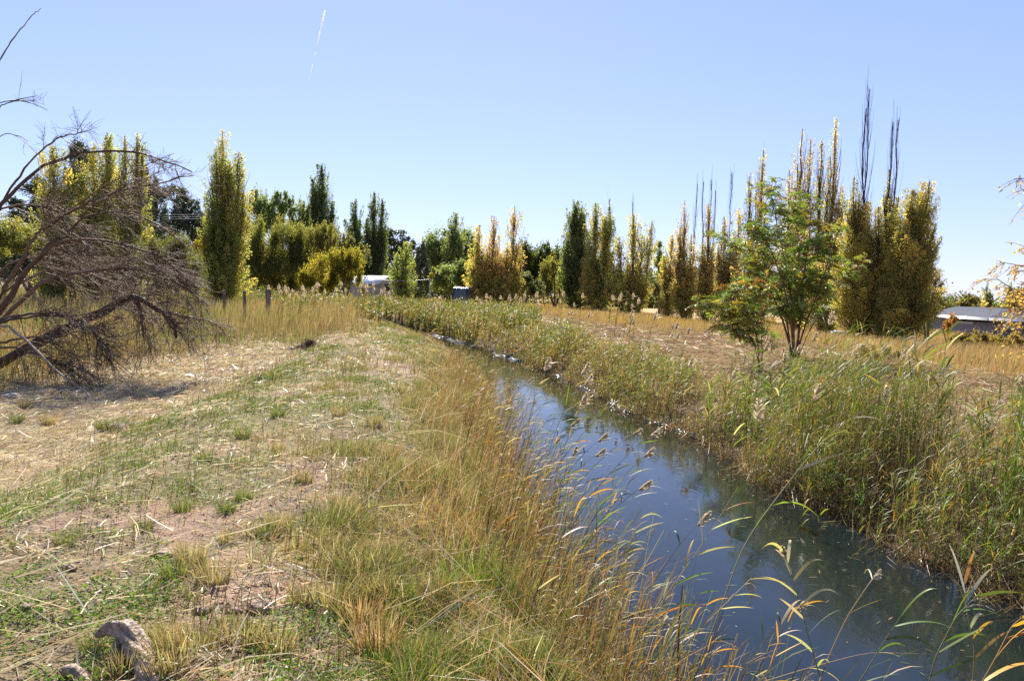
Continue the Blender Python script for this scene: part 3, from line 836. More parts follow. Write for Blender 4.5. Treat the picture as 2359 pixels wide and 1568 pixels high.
            ax = norm(np.cross(nn, RNG.standard_normal((m, 3))) + np.array([0, 0, .3]))
            Cn, CC, ax, nn = Cn[keep], np.clip(CC[keep], .01, .8), ax[keep], nn[keep]
            m = len(Cn)
            s_ = (Ls * RNG.uniform(.7, 1.35, m))[:, None]; sd_ = norm(np.cross(ax, nn))
            V = np.stack([Cn - ax * s_ * .5, Cn + sd_ * s_ * .38 - ax * s_ * .05, Cn + ax * s_ * .5, Cn - sd_ * s_ * .38 - ax * s_ * .05], 1)
            cb.add(V.reshape(-1, 3), np.arange(m * 4).reshape(-1, 4), np.repeat(CC, 4, 0))
    tb.build('trunk', M_bark, th, base)
    if cb.n: cb.build('crown', M_leaf, th, base)
    return th

def crown_tree(name, dxb, Y, blobs, label, cols, cat='tree', group=None, nclump=26, dens=1.0, style='broad', trunk_r=.14, mat=None, shell=.55,
               clump=.26, leaf=None, aspect=.55, bark=BARK, limbs=True, hang=0.0, dylow=None):
    base = ground_pt(dxb, Y)
    px = Y / FD
    th = thing(name, base, label, cat, group)
    tb, cb = Buf(), Buf()
    Ls = leaf or max(.09, .0026 * Y)
    first = True
    for (dx, dy, rx, ry) in blobs:
        c = at(dx, dy, Y); R3 = np.array([rx * px, .5 * (rx + ry) * px * .9, ry * px])
        c = c + np.array([0, RNG.uniform(-.3, .3) * R3[1], 0])
        p1 = np.array([base[0] * .7 + c[0] * .3, base[1], base[2] * .4 + c[2] * .6])
        if limbs:
            tubes(tb, curve3(base + np.array([0, 0, -.1]) if first else base + np.array([RNG.uniform(-.2, .2), 0, .2]), p1, c + np.array([0, 0, R3[2] * .3]), 8),
                  np.linspace(trunk_r, trunk_r * .2, 8), np.array(bark), 5)
        first = False
        n = nclump
        d = norm(RNG.standard_normal((n, 3))); rr = RNG.uniform(shell, 1.0, n) ** .7
        cc = c + d * rr[:, None] * R3 * (1 - clump * .6)
        if limbs:
            s0 = np.repeat((c - np.array([0, 0, R3[2] * .3]))[None], n, 0)
            t3 = np.linspace(0, 1, 4)[None, :, None]
            PL = s0[:, None] * (1 - t3) + cc[:, None] * t3 + np.array([0, 0, 1]) * (np.sin(t3 * PI) * .12 * R3[2])
            tubes(tb, PL, np.linspace(trunk_r * .25, .006 * (1 + .012 * Y), 4), np.array(bark), 3)
        area = PI * R3[0] * R3[2]
        tot = int(4.2 * dens * area / (Ls * Ls * aspect * .5))
        per = int(np.clip(tot / n, 10, 1200))
        g = RNG.standard_normal((n, per, 3))
        sig = clump * RNG.uniform(.6, 1.3, (n, 1, 1)) * R3 * .62
        q = g * sig
        if style == 'willow':
            q[..., 2] = q[..., 2] * 1.5 - np.abs(RNG.standard_normal((n, per))) * R3[2] * .22
            q[..., :2] *= .6
        if style == 'up':
            q[..., 2] = q[..., 2] * 1.7; q[..., :2] *= .6
        Cn = (cc[:, None, :] + q).reshape(-1, 3)
        if dylow is None: zl = base[2] + .05
        else: zl = at(dx, dylow, Y)[2]
        ok = Cn[:, 2] > zl
        ci = pal(cols, n, None, .10)                     # clump hue
        CC = np.repeat(ci, per, 0) * .55 + pal(cols, n * per, None, .16) * .45
        Cn, CC = Cn[ok], CC[ok]
        m = len(Cn)
        ax = RNG.standard_normal((m, 3)); 
        if style == 'willow': ax = ax * .5 + np.array([0, 0, -1.0])
        elif style == 'up': ax = ax * .6 + np.array([0, 0, 1.0])
        else: ax[:, 2] *= .8
        s_ = Ls * RNG.uniform(.7, 1.35, m)
        leaves(cb, Cn, ax, s_, s_ * aspect, CC)
    if tb.n: tb.build('trunk', M_bark, th, base)
    cb.build('crown', mat or M_leaf, th, base)
    return th

GREY_G = [(.10, .115, .06), (.13, .14, .075), (.085, .10, .05)]
MID_G = [(.18, .235, .10), (.215, .265, .11), (.145, .195, .085)]
WIL = [(.17, .18, .055), (.20, .20, .06), (.14, .15, .05), (.24, .225, .07)]
WILY = [(.27, .235, .04), (.22, .20, .035), (.32, .27, .05), (.17, .165, .03)]

# left group behind the dead tree
poplar(112, 50, [(120, 338, 26), (100, 420, 20), (140, 430, 16)], 'yellow green poplar left of the dark cypress behind the dead tree', yel=.42)
crown_tree('dark_cypress', 168, 53, [(172, 365, 22, 40), (165, 440, 30, 60), (175, 520, 34, 60), (195, 370, 24, 30), (165, 610, 44, 60)], 'near black cypress between the yellow green poplars behind the dead tree', Y_DARK, group='dark conifers behind the dead tree', style='up', mat=M_needle, nclump=22, dens=1.5)
crown_tree('dark_pine', 75, 56, [(85, 440, 34, 32), (60, 490, 42, 30), (105, 500, 40, 50), (40, 470, 20, 16), (70, 580, 60, 60), (10, 600, 60, 50)], 'dark ragged pine low at the far left behind the dead branches', Y_DARK, group='dark conifers behind the dead tree', mat=M_needle, nclump=22, dens=1.0)
poplar(225, 51, [(243, 308, 22), (256, 318, 13), (215, 345, 24), (195, 400, 24), (225, 430, 30)], 'broad yellow green poplar right of the dark cypress', yel=.42)
poplar(292, 50, [(288, 312, 13), (314, 306, 16), (326, 335, 12), (275, 390, 20), (305, 440, 28)], 'twin topped poplar at the right end of the group behind the dead tree', yel=.36)
crown_tree('dark_cypress', 345, 58, [(345, 440, 26, 34), (350, 500, 28, 60), (330, 400, 16, 22), (350, 600, 34, 60)], 'dark cypress just right of the twin topped poplar', Y_DARK, group='dark conifers behind the dead tree', style='up', mat=M_needle, nclump=18, dens=1.3)
crown_tree('dark_pine', 405, 66, [(398, 455, 38, 34), (385, 520, 50, 50), (430, 500, 36, 40), (400, 600, 56, 60)], 'dark irregular pine with tufted top behind the olive shrub', Y_DARK, group='dark conifers behind the dead tree', mat=M_needle, nclump=26, dens=1.0, clump=.2)
crown_tree('dark_pine', 450, 68, [(440, 480, 26, 28), (455, 530, 36, 45), (470, 510, 18, 24), (455, 610, 44, 56)], 'smaller dark pine touching the tall split poplar', Y_DARK, group='dark conifers behind the dead tree', mat=M_needle, nclump=22, dens=1.0, clump=.2)
crown_tree('olive_shrub', 25, 40, [(30, 545, 55, 40), (75, 560, 30, 26), (-20, 560, 40, 50)], 'olive yellow shrub at the left edge under the dark pine', WIL, 'shrub', dens=.9, limbs=False)
crown_tree('feathery_shrub', 400, 44, [(395, 600, 46, 44), (350, 585, 36, 36), (440, 620, 40, 40), (415, 570, 26, 26)], 'soft grey green feathery shrub right behind the dead tree', [(.12, .14, .055), (.15, .16, .06), (.10, .115, .045)], 'shrub', dens=1.3, style='up', leaf=.11, aspect=.22, limbs=False, clump=.34)
crown_tree('olive_shrub', 468, 58, [(470, 590, 30, 46), (455, 620, 26, 36)], 'small yellowish shrub at the left foot of the tall split poplar', WILY, 'shrub', dens=.9, limbs=False)
poplar(512, 58, [(513, 302, 17), (497, 335, 17), (488, 420, 14), (530, 370, 16), (552, 352, 20), (560, 440, 15), (545, 545, 26), (500, 470, 24), (478, 560, 16)], 'tallest left poplar with two split spires and sunlit yellow painted on the lower right side', yel=.30, sun_side=.5, dens=1.1)
# broad trees and willows left of centre
for lab, bl, dxb in [('dark green tree top just right of the split poplar', [(598, 470, 28, 30), (590, 510, 36, 40)], 595),
                     ('dark green rounded tree rising behind the big willow', [(648, 465, 30, 26), (640, 505, 45, 40)], 648),
                     ('small leafy tree left of the dark three pointed poplar', [(697, 490, 22, 28), (690, 530, 36, 40)], 695)]:
    crown_tree('broadleaf_tree', dxb, 100, bl, lab, MID_G, group='green trees behind the willow', style='up', nclump=22, dens=1.1)
poplar(742, 108, [(742, 378, 15), (722, 412, 12), (736, 440, 16), (764, 462, 10), (758, 500, 14), (735, 520, 26)], 'dark three pointed poplar behind the right side of the big willow', cols=(Y_DARK + MID_G, MID_G), yel=.3)
crown_tree('willow_tree', 650, 76, [(635, 560, 72, 66), (712, 570, 54, 56), (592, 590, 44, 66), (750, 545, 26, 36), (660, 615, 95, 44)], 'largest rounded olive willow in the row left of the middle', WIL, 'tree', nclump=46, dens=1.2, style='willow', clump=.22, aspect=.3, leaf=.20, dylow=676)
crown_tree('yellow_willow', 765, 64, [(740, 630, 52, 40), (808, 618, 36, 42), (780, 605, 42, 30), (712, 645, 30, 24)], 'low yellow green willow shrub in front of the white roofed house', WILY, 'shrub', nclump=34, dens=1.15, style='up', clump=.24, aspect=.3, leaf=.2, limbs=False)
crown_tree('olive_shrub', 793, 92, [(795, 560, 22, 26), (772, 560, 20, 34), (830, 590, 30, 26)], 'pale wispy bush between the big willow and the dark twin poplars', GREY_G + WIL, 'shrub', nclump=18, dens=.7, style='up')
poplar(818, 106, [(819, 458, 13), (808, 520, 12), (830, 530, 9)], 'slim dark poplar left of the dark forked one', cols=(Y_DARK + MID_G, MID_G), yel=.3)
poplar(862, 106, [(862, 442, 12), (881, 458, 9), (844, 502, 11), (872, 520, 16), (850, 560, 18)], 'dark forked poplar behind the white roofed house', cols=(Y_DARK + MID_G, MID_G), yel=.3)
crown_tree('stone_pine', 912, 118, [(912, 548, 40, 20), (900, 575, 36, 24), (935, 570, 26, 26), (910, 610, 30, 34)], 'dark dome topped pine right of the forked poplar', Y_DARK, group='dark conifers by the house', mat=M_needle, nclump=26, dens=1.4, clump=.2)
poplar(925, 84, [(914, 580, 11), (936, 558, 12), (928, 590, 16)], 'mid green bushy poplar in front of the dome topped pine', cols=(MID_G + Y_GREEN, Y_GREEN), yel=.4)
crown_tree('dark_cypress', 968, 96, [(970, 590, 16, 30), (968, 635, 26, 40)], 'dark conical conifer left of the broad green tree', Y_DARK, group='dark conifers by the house', mat=M_needle, style='up', nclump=16, dens=1.3)
crown_tree('broadleaf_tree', 1030, 104, [(1015, 570, 44, 46), (1075, 565, 30, 40), (1045, 610, 62, 54), (995, 590, 26, 34)], 'broad green tree with a spire rising from it', MID_G, group='green trees in the middle', nclump=34, dens=1.2, dylow=690)
poplar(1048, 100, [(1049, 490, 14), (1040, 530, 16), (1060, 540, 10)], 'green spire topped poplar standing inside the broad tree', cols=(MID_G, Y_GREEN), yel=.3)
crown_tree('broadleaf_tree', 1045, 86, [(1040, 640, 40, 36), (1070, 625, 26, 30), (1012, 645, 22, 32)], 'lower dark green bushy tree beside the first yellow poplar', MID_G, group='green trees in the middle', nclump=28, dens=1.2, dylow=684)
crown_tree('yellow_shrub', 997, 84, [(998, 628, 10, 13), (992, 640, 7, 9)], 'small yellow leaved sapling by the thin white pole', WILY, 'shrub', nclump=8, dens=.8, trunk_r=.05)
# the yellow trio
TR = 'trio of yellow poplars in the middle'
poplar(1099, 80, [(1104, 518, 9), (1098, 560, 17), (1110, 580, 14)], 'first yellow poplar of the trio, short and dense', yel=.85, low=.08, group=TR, cols=(Y_GREEN, Y_YEL))
poplar(1128, 80, [(1138, 497, 12), (1126, 555, 20), (1146, 570, 16)], 'middle yellow poplar of the trio with pinkish thin top', yel=.85, sparse_top=.5, group=TR, cols=(Y_GREEN, Y_YEL), topcols=Y_ORG)
poplar(1168, 80, [(1185, 474, 13), (1168, 570, 15), (1190, 560, 14), (1158, 620, 12)], 'third and tallest yellow poplar of the trio, leaning right', yel=.85, sparse_top=.45, group=TR, cols=(Y_GREEN, Y_YEL), topcols=Y_ORG)
for lab, bl, dxb in [('green wood edge tree right of the yellow trio', [(1213, 600, 30, 40), (1210, 640, 36, 44)], 1212),
                     ('green wood edge tree with pointed top left of the willow', [(1252, 588, 26, 32), (1250, 630, 36, 44)], 1252),
                     ('green wood edge tree touching the dark columnar poplar', [(1292, 600, 30, 36), (1295, 640, 30, 44)], 1292)]:
    crown_tree('broadleaf_tree', dxb, 114, bl, lab, [(.075, .10, .028), (.095, .12, .032), (.06, .085, .025)], group='green trees along the wood edge', style='up', nclump=26, dens=1.2, dylow=690)
crown_tree('willow_tree', 1278, 90, [(1275, 630, 36, 36), (1300, 650, 22, 40), (1255, 655, 20, 30)], 'drooping olive willow left of the dark columnar poplar', WIL, nclump=26, dens=1.2, style='willow', aspect=.3, dylow=696)
crown_tree('grey_shrub', 1215, 82, [(1212, 655, 26, 26), (1235, 665, 22, 24)], 'dull grey green shrub at the foot of the wood edge', GREY_G, 'shrub', nclump=18, dens=1.1, limbs=False)
# poplar row to the right
poplar(1328, 84, [(1330, 462, 17), (1340, 480, 13), (1318, 500, 14), (1327, 560, 22), (1312, 600, 10)], 'dark green columnar poplar alone left of the row', cols=(Y_DARK + MID_G, Y_GREEN), yel=.3, dens=1.15)
poplar(1378, 80, [(1371, 468, 13), (1404, 458, 12, .9), (1392, 500, 17), (1362, 560, 15), (1378, 600, 22)], 'poplar with twin green tops and sunlit yellow painted on the lower left side', yel=.48, sun_side=-.5, cols=(MID_G + Y_GREEN, Y_YEL))
poplar(1462, 76, [(1460, 492, 14), (1502, 508, 12), (1457, 468, 4, .3), (1480, 540, 18), (1425, 545, 14), (1445, 590, 20), (1412, 620, 9)], 'wide many stemmed poplar right of the twin topped one', yel=.48, sparse_top=.15, cols=(Y_GREEN, Y_YEL + Y_ORG[:1]))
crown_tree('broadleaf_tree', 1518, 96, [(1518, 590, 20, 34), (1512, 640, 26, 44)], 'dark tree seen in the gap of the poplar row', MID_G, group='green trees along the wood edge', nclump=16, dens=1.2)
YW = (Y_GREEN, Y_YEL + Y_YEL + Y_ORG)
poplar(1537, 68, [(1530, 590, 11), (1548, 540, 12), (1538, 620, 14)], 'short yellow poplar at the start of the golden group', yel=.72, cols=YW)
poplar(1578, 66, [(1577, 462, 9, .9), (1568, 520, 15), (1592, 540, 15), (1606, 425, 4, .35), (1560, 590, 14), (1585, 600, 20)], 'golden poplar with one thin bare spike', yel=.70, sparse_top=.35, cols=YW, topcols=Y_ORG)
poplar(1628, 64, [(1620, 420, 4, .35), (1638, 415, 5, .4), (1632, 470, 10), (1648, 440, 4, .3), (1618, 560, 16), (1644, 560, 16)], 'golden poplar with several thin bare spikes', yel=.65, sparse_top=.35, cols=YW, topcols=Y_ORG)
poplar(1682, 60, [(1686, 398, 6, .42), (1668, 500, 10), (1705, 480, 12), (1690, 560, 24), (1660, 560, 12)], 'golden poplar with a tall bare leader behind the green sapling', yel=.62, sparse_top=.25, cols=YW, topcols=Y_ORG)
poplar(1738, 56, [(1757, 346, 9, .97), (1728, 400, 9), (1742, 440, 7, .6), (1765, 470, 12), (1735, 540, 24)], 'thin leaved orange poplar between bare leaders', yel=.62, sparse_top=.5, cols=YW, topcols=Y_ORG)
poplar(1842, 50, [(1850, 296, 14), (1868, 320, 10), (1817, 392, 14), (1835, 380, 12), (1890, 420, 7, .6), (1845, 520, 34), (1810, 540, 20)], 'tall airy orange poplar directly above the green sapling', yel=.62, lump=1.3, skirt=1, dens=.85, sparse_top=.50, cols=(Y_GREEN, Y_YEL + Y_ORG), topcols=Y_ORG)
poplar(1905, 46, [(1926, 272, 11), (1890, 326, 12), (1912, 360, 14), (1940, 432, 15), (1900, 500, 30), (1925, 560, 30)], 'tallest leafy orange poplar with a pointed top', yel=.60, lump=1.4, skirt=1, dens=.85, sparse_top=.28, cols=(Y_GREEN, Y_YEL + Y_ORG), topcols=Y_ORG)
poplar(1992, 42, [(2001, 206, 9, .50), (1994, 250, 6, .5), (1978, 440, 18), (1958, 485, 20), (2002, 520, 24), (1975, 560, 34), (1945, 600, 20)], 'poplar with the tallest bare dark leader above yellow foliage', yel=.72, lump=1.5, skirt=2, dens=1.25, cols=(Y_GREEN, Y_YEL), bark=(.06, .045, .042))
poplar(2040, 42, [(2056, 282, 7, .45), (2071, 276, 6, .45), (2049, 390, 9, .9), (2026, 475, 26), (2056, 500, 20), (2062, 560, 30), (2030, 580, 30)], 'poplar with two bare leaders side by side', yel=.68, lump=1.5, skirt=2, dens=1.25, cols=(Y_GREEN, Y_YEL), bark=(.06, .045, .042))
poplar(2075, 40, [(2141, 418, 18), (2104, 438, 26), (2125, 445, 24), (2088, 480, 18), (2156, 515, 17), (2100, 540, 34), (2140, 570, 28), (2080, 620, 30)], 'dense poplar at the right end of the row, leaning right', yel=.55, cols=([(.20, .22, .07), (.26, .26, .08)], Y_YEL), dens=1.35, lump=1.5, skirt=0, bend=.5)
# right of the row
crown_tree('autumn_tree', 2138, 50, [(2150, 655, 22, 38), (2144, 700, 32, 30), (2125, 725, 34, 30)], 'thin leaved yellowish tree between the last poplar and the shed', [(.16, .13, .04), (.24, .17, .05), (.11, .10, .035)], nclump=26, dens=.6)
crown_tree('orange_shrub', 2190, 50, [(2190, 738, 15, 17), (2182, 752, 14, 14)], 'small orange leaved bush against the grey shed wall', [(.36, .18, .06), (.30, .16, .05), (.26, .19, .06)], 'shrub', nclump=10, dens=.8, trunk_r=.04)
crown_tree('round_tree', 2232, 124, [(2232, 694, 24, 18), (2222, 705, 20, 12)], 'rounded autumn tree behind the shed roof', [(.20, .14, .045), (.13, .12, .035), (.09, .09, .03)], nclump=20, dens=.9)
poplar(2272, 118, [(2272, 655, 8), (2278, 690, 9)], 'short dark poplar rising right behind the shed roof', cols=(Y_DARK + MID_G, Y_YEL), yel=.3)
poplar(2335, 116, [(2330, 648, 8), (2345, 660, 8), (2338, 690, 14)], 'pair topped dark poplar seen through the yellow branches', cols=(Y_DARK + MID_G, Y_YEL), yel=.35)
crown_tree('broadleaf_tree', 2305, 128, [(2300, 712, 36, 16), (2345, 715, 30, 16)], 'low dark trees behind the canopy of the shed', MID_G, nclump=18, dens=1.0)
for dx_, Y_, lab, s_ in [(2215, 46, 'brown olive scrub bush in front of the shed wall', 1.0), (2262, 43, 'larger olive scrub bush in front of the canopy posts', 1.3), (2330, 40, 'yellowish scrub bush under the yellow branches', 1.2)]:
    gp = ground_pt(dx_, Y_); top_ = 745 + 12 * (s_ < 1.1)
    crown_tree('scrub_bush', dx_, Y_, [(dx_, 792, 34 * s_, 22 * s_), (dx_ - 22, 798, 22, 16)], lab, [(.17, .14, .05), (.13, .115, .045), (.22, .17, .06)], 'shrub', 'scrub in front of the shed', nclump=16, dens=1.0, style='up', limbs=False)
crown_tree('grey_thistle_bush', 2020, 23, [(2010, 808, 34, 22), (2050, 812, 26, 18), (1985, 818, 20, 14)], 'greyish dry thistle bush in the golden grass right of the sapling', [(.30, .25, .17), (.24, .21, .13), (.34, .27, .18)], 'shrub', nclump=22, dens=.7, style='up', leaf=.07, aspect=.2, limbs=False)

# yellow leaved tree reaching in from the right edge
def leafy_branch_tree():
    Y = 11.0
    base = ground_pt(2560, Y)
    th = thing('yellow_tree', base, 'yellow leaved tree reaching into the picture from the right edge', 'tree')
    tb, cb = Buf(), Buf()
    tubes(tb, curve3(base + [0, 0, -.1], at(2555, 500, Y), at(2520, 150, Y), 10), np.linspace(.16, .05, 10), np.array(BARK), 6)
    ends = [(2262, 640, 0), (2300, 600, .4), (2285, 700, -.3), (2320, 780, .2), (2295, 660, .6), (2345, 610, -.5), (2335, 720, .5), (2360, 570, .2), (2370, 760, -.3), (2355, 690, -.6), (2310, 740, .3), (2400, 650, .3),
            (2330, 410, 0), (2345, 440, .4), (2350, 470, -.3), (2390, 480, .2), (2400, 400, .3), (2420, 560, .5), (2345, 800, .2), (2430, 720, 0), (2312, 690, .1), (2338, 655, .3)]
    ends += [(2450 + 320 * RNG.random(), 150 + 640 * RNG.random(), RNG.uniform(-1, 1)) for _ in range(34)]
    for (dx, dy, oy) in ends:
        e = at(dx, dy, Y + oy * 1.5)
        s = at(2540, dy + RNG.uniform(60, 190), Y)
        P = curve3(s, (s + e) / 2 + np.array([0, 0, .35]), e, 9)
        P[1:] += RNG.standard_normal((8, 3)) * .02
        tubes(tb, P, np.linspace(.022, .003, 9), np.array([.16, .10, .06]), 4)
        for k in range(17):
            u = RNG.uniform(.35, 1.0); i = min(int(u * 8), 7)
            p0 = P[i] + (P[i + 1] - P[i]) * (u * 8 - i)
            ln = RNG.uniform(.12, .34)
            dv = norm((P[i + 1] - P[i]) * 3 + RNG.standard_normal(3) * .35 + np.array([0, 0, -.25 * 1.0]))
            Q = p0 + dv * np.linspace(0, ln, 5)[:, None] + np.array([0, 0, -1]) * (np.linspace(0, 1, 5) ** 2)[:, None] * ln * .3
            tubes(tb, Q, np.linspace(.0045, .0015, 5), np.array([.18, .11, .06]), 3)
            n = 9 if dy > 520 else 6
            uu = RNG.uniform(.1, 1, n)
            Cn = np.stack([np.interp(uu * 4, np.arange(5), Q[:, j]) for j in range(3)], 1) + RNG.standard_normal((n, 3)) * .02
            ax = RNG.standard_normal((n, 3)) * .5 + dv * .6 + np.array([0, 0, -.5])
            leaves(cb, Cn, ax, RNG.uniform(.04, .075, n), RNG.uniform(.014, .024, n), pal([(.46, .31, .08), (.42, .26, .09), (.50, .37, .13), (.34, .28, .08), (.40, .22, .09)], n))
    tb.build('trunk', M_bark, th, base); cb.build('crown', M_leaf, th, base)
leafy_branch_tree()

# green sapling with feather shaped leaves on the far bank
def pinnate(cb, tb, p, d, ln, cols, up):
    n = 8
    t_ = np.linspace(0, 1, 6)[:, None]
    droop = RNG.uniform(.1, .5)
    Q = p + d * ln * t_ - np.array([0, 0, 1]) * (t_ ** 2) * ln * droop
    tubes(tb, Q, np.linspace(.0035, .0015, 6), np.array([.16, .17, .05]), 3)
    u = np.linspace(.2, 1, n)
    C0 = np.stack([np.interp(u * 5, np.arange(6), Q[:, j]) for j in range(3)], 1)
    side = norm(np.cross(d, up)); col = pal(cols, 1, None, .1)
    L_ = ln * .27
    for sg in (-1, 1):
        dd = norm(side * sg * 1.0 + d * .45 + RNG.standard_normal((n, 3)) * .16 + np.array([0, 0, -.15]))
        V0 = C0; V2 = C0 + dd * L_; w2 = norm(np.cross(dd, up) + RNG.standard_normal((n, 3)) * .25) * L_ * .22
        V = np.stack([V0, V0 + dd * L_ * .5 + w2, V2, V0 + dd * L_ * .5 - w2], 1)
        cc = np.repeat(np.clip(col * (1 + .12 * RNG.standard_normal((n, 1))), .01, .8), 4, 0)
        cb.add(V.reshape(-1, 3), np.arange(n * 4).reshape(-1, 4), cc)

def sapling(dxb, Y, limbs, label, sc=1.0, name='robinia_sapling', nleaf=30, brown=.04, dyb=700):
    base = ground_pt(dxb, Y); th = thing(name, base, label, 'tree', 'green saplings on the far bank')
    tb, cb = Buf(), Buf()
    G = [(.17, .25, .06), (.21, .29, .07), (.13, .20, .05), (.28, .31, .08)]
    for (pts, r0, lf) in limbs:
        ctr = np.array([at(dx, dy, Y + oy) for dx, dy, oy in pts])
        ctr = np.vstack([base + np.array([RNG.uniform(-.06, .06), 0, -.05]), ctr])
        tt = np.linspace(0, len(ctr) - 1, 14)
        P = np.stack([np.interp(tt, np.arange(len(ctr)), ctr[:, j]) for j in range(3)], 1)
        P[1:-1] = .25 * P[:-2] + .5 * P[1:-1] + .25 * P[2:]
        tubes(tb, P, np.linspace(r0 * .6, .005, 14) * sc, np.array([.13, .085, .06]), 5)
        nl = int(nleaf * lf)
        for k in range(nl):
            u = 13 * RNG.uniform(.20, 1.0) ** .95; i = min(int(u), 12)
            p0 = P[i] + (P[i + 1] - P[i]) * (u - i)
            ln = sc * RNG.uniform(.25, .75) * (1.1 - .5 * u / 13)
            az = RNG.uniform(0, 2 * PI)
            dv = norm(norm(P[i + 1] - P[i]) * .6 + np.array([math.cos(az), math.sin(az), RNG.uniform(-.15, .5)]))
            Q = p0 + dv * np.linspace(0, ln, 5)[:, None] + np.array([0, 0, 1]) * (np.linspace(0, 1, 5) ** 2)[:, None] * ln * .15
            tubes(tb, Q, np.linspace(.009, .003, 5) * sc, np.array([.15, .10, .06]), 3)
            m = RNG.integers(5, 10)
            for q in range(m):
                v = RNG.uniform(.15, 1); j = min(int(v * 4), 3); pp = Q[j] + (Q[j + 1] - Q[j]) * (v * 4 - j)
                a2 = RNG.uniform(0, 2 * PI)
                d2 = norm(dv * .5 + np.array([math.cos(a2), math.sin(a2), RNG.uniform(-.25, .35)]))
                r_ = RNG.random()
                cols = G if r_ > .16 + brown else ([(.30, .25, .04), (.38, .26, .05)] if r_ > brown else [(.14, .075, .035), (.20, .11, .05)])
                pinnate(cb, tb, pp, d2, sc * RNG.uniform(.16, .29), cols, norm(np.array([0, 0, 1.0]) + 1.0 * RNG.standard_normal(3)))
    tb.build('trunk', M_bark, th, base); cb.build('crown', M_reed, th, base)

sapling(1836, 24, [([(1828, 740, 0), (1815, 640, .2), (1790, 520, .2), (1772, 432, 0)], .055, 1.3),
                   ([(1842, 740, 0), (1850, 640, -.3), (1865, 540, -.4), (1868, 458, -.3)], .055, 1.2),
                   ([(1800, 725, .3), (1760, 640, .5), (1715, 580, .6), (1670, 555, .5)], .045, 1.0),
                   ([(1855, 745, -.2), (1890, 660, -.3), (1910, 590, -.4), (1935, 520, -.3)], .04, 1.0),
                   ([(1822, 735, -.4), (1800, 640, -.8), (1770, 560, -.9), (1730, 510, -.8)], .045, 1.0),
                   ([(1845, 730, .5), (1840, 620, .8), (1838, 540, .9), (1830, 480, .8)], .045, 1.0),
                   ([(1812, 730, .2), (1780, 650, .1), (1755, 600, 0), (1745, 560, -.1)], .04, .9),
                   ([(1870, 745, .2), (1915, 690, .3), (1945, 640, .4), (1975, 610, .5)], .03, .55)], 'bright green feather leaved sapling with many stems on the far bank', 1.42, nleaf=32)
sapling(1757, 20, [([(1748, 800, 0), (1735, 745, .1), (1712, 700, .1), (1690, 672, 0)], .026, 1.0),
                   ([(1738, 790, .1), (1705, 740, .2), (1668, 712, .2), (1640, 700, .2)], .02, 1.1),
                   ([(1745, 800, -.1), (1722, 770, -.2), (1695, 745, -.2), (1672, 752, -.1)], .016, .9),
                   ([(1755, 780, .1), (1752, 730, .1), (1745, 690, .1), (1735, 665, 0)], .02, .9)], 'smaller sapling with browning lower leaves left of the bright green one', 1.33, nleaf=17, brown=.22)
#@@PROPS
# ------------------------------------------------------------------ small helpers for things on the ground
def hit(dx, dy):
    """where the sight line through dx, dy meets the ground"""
    d = ray(dx, dy); Ys = np.linspace(2.0, 140, 6000)
    P = EYE + d * Ys[:, None]
    k = np.argmax(P[:, 2] < H(P[:, 0], P[:, 1]))
    return P[k]

def build_thing(name, base, label, cat, parts, group=None):
    """parts: (name, Buf, material[, parent index])"""
    th = thing(name, base, label, cat, group); made = []
    KIDS[th.name] = []
    for pt in parts:
        if pt[1].n == 0: made.append(None); continue
        par = th if len(pt) < 4 else made[pt[3]]
        o = pt[1].build(pt[0], pt[2], par, base if len(pt) < 4 else base)
        made.append(o); KIDS.setdefault(par.name, []).append(o)
    return th

def smooth_path(pts, K):
    pts = np.asarray(pts, float); n = len(pts)
    t = np.linspace(0, n - 1, K)
    P = np.stack([np.interp(t, np.arange(n), pts[:, j]) for j in range(3)], 1)
    for _ in range(2): P[1:-1] = .25 * P[:-2] + .5 * P[1:-1] + .25 * P[2:]
    return P

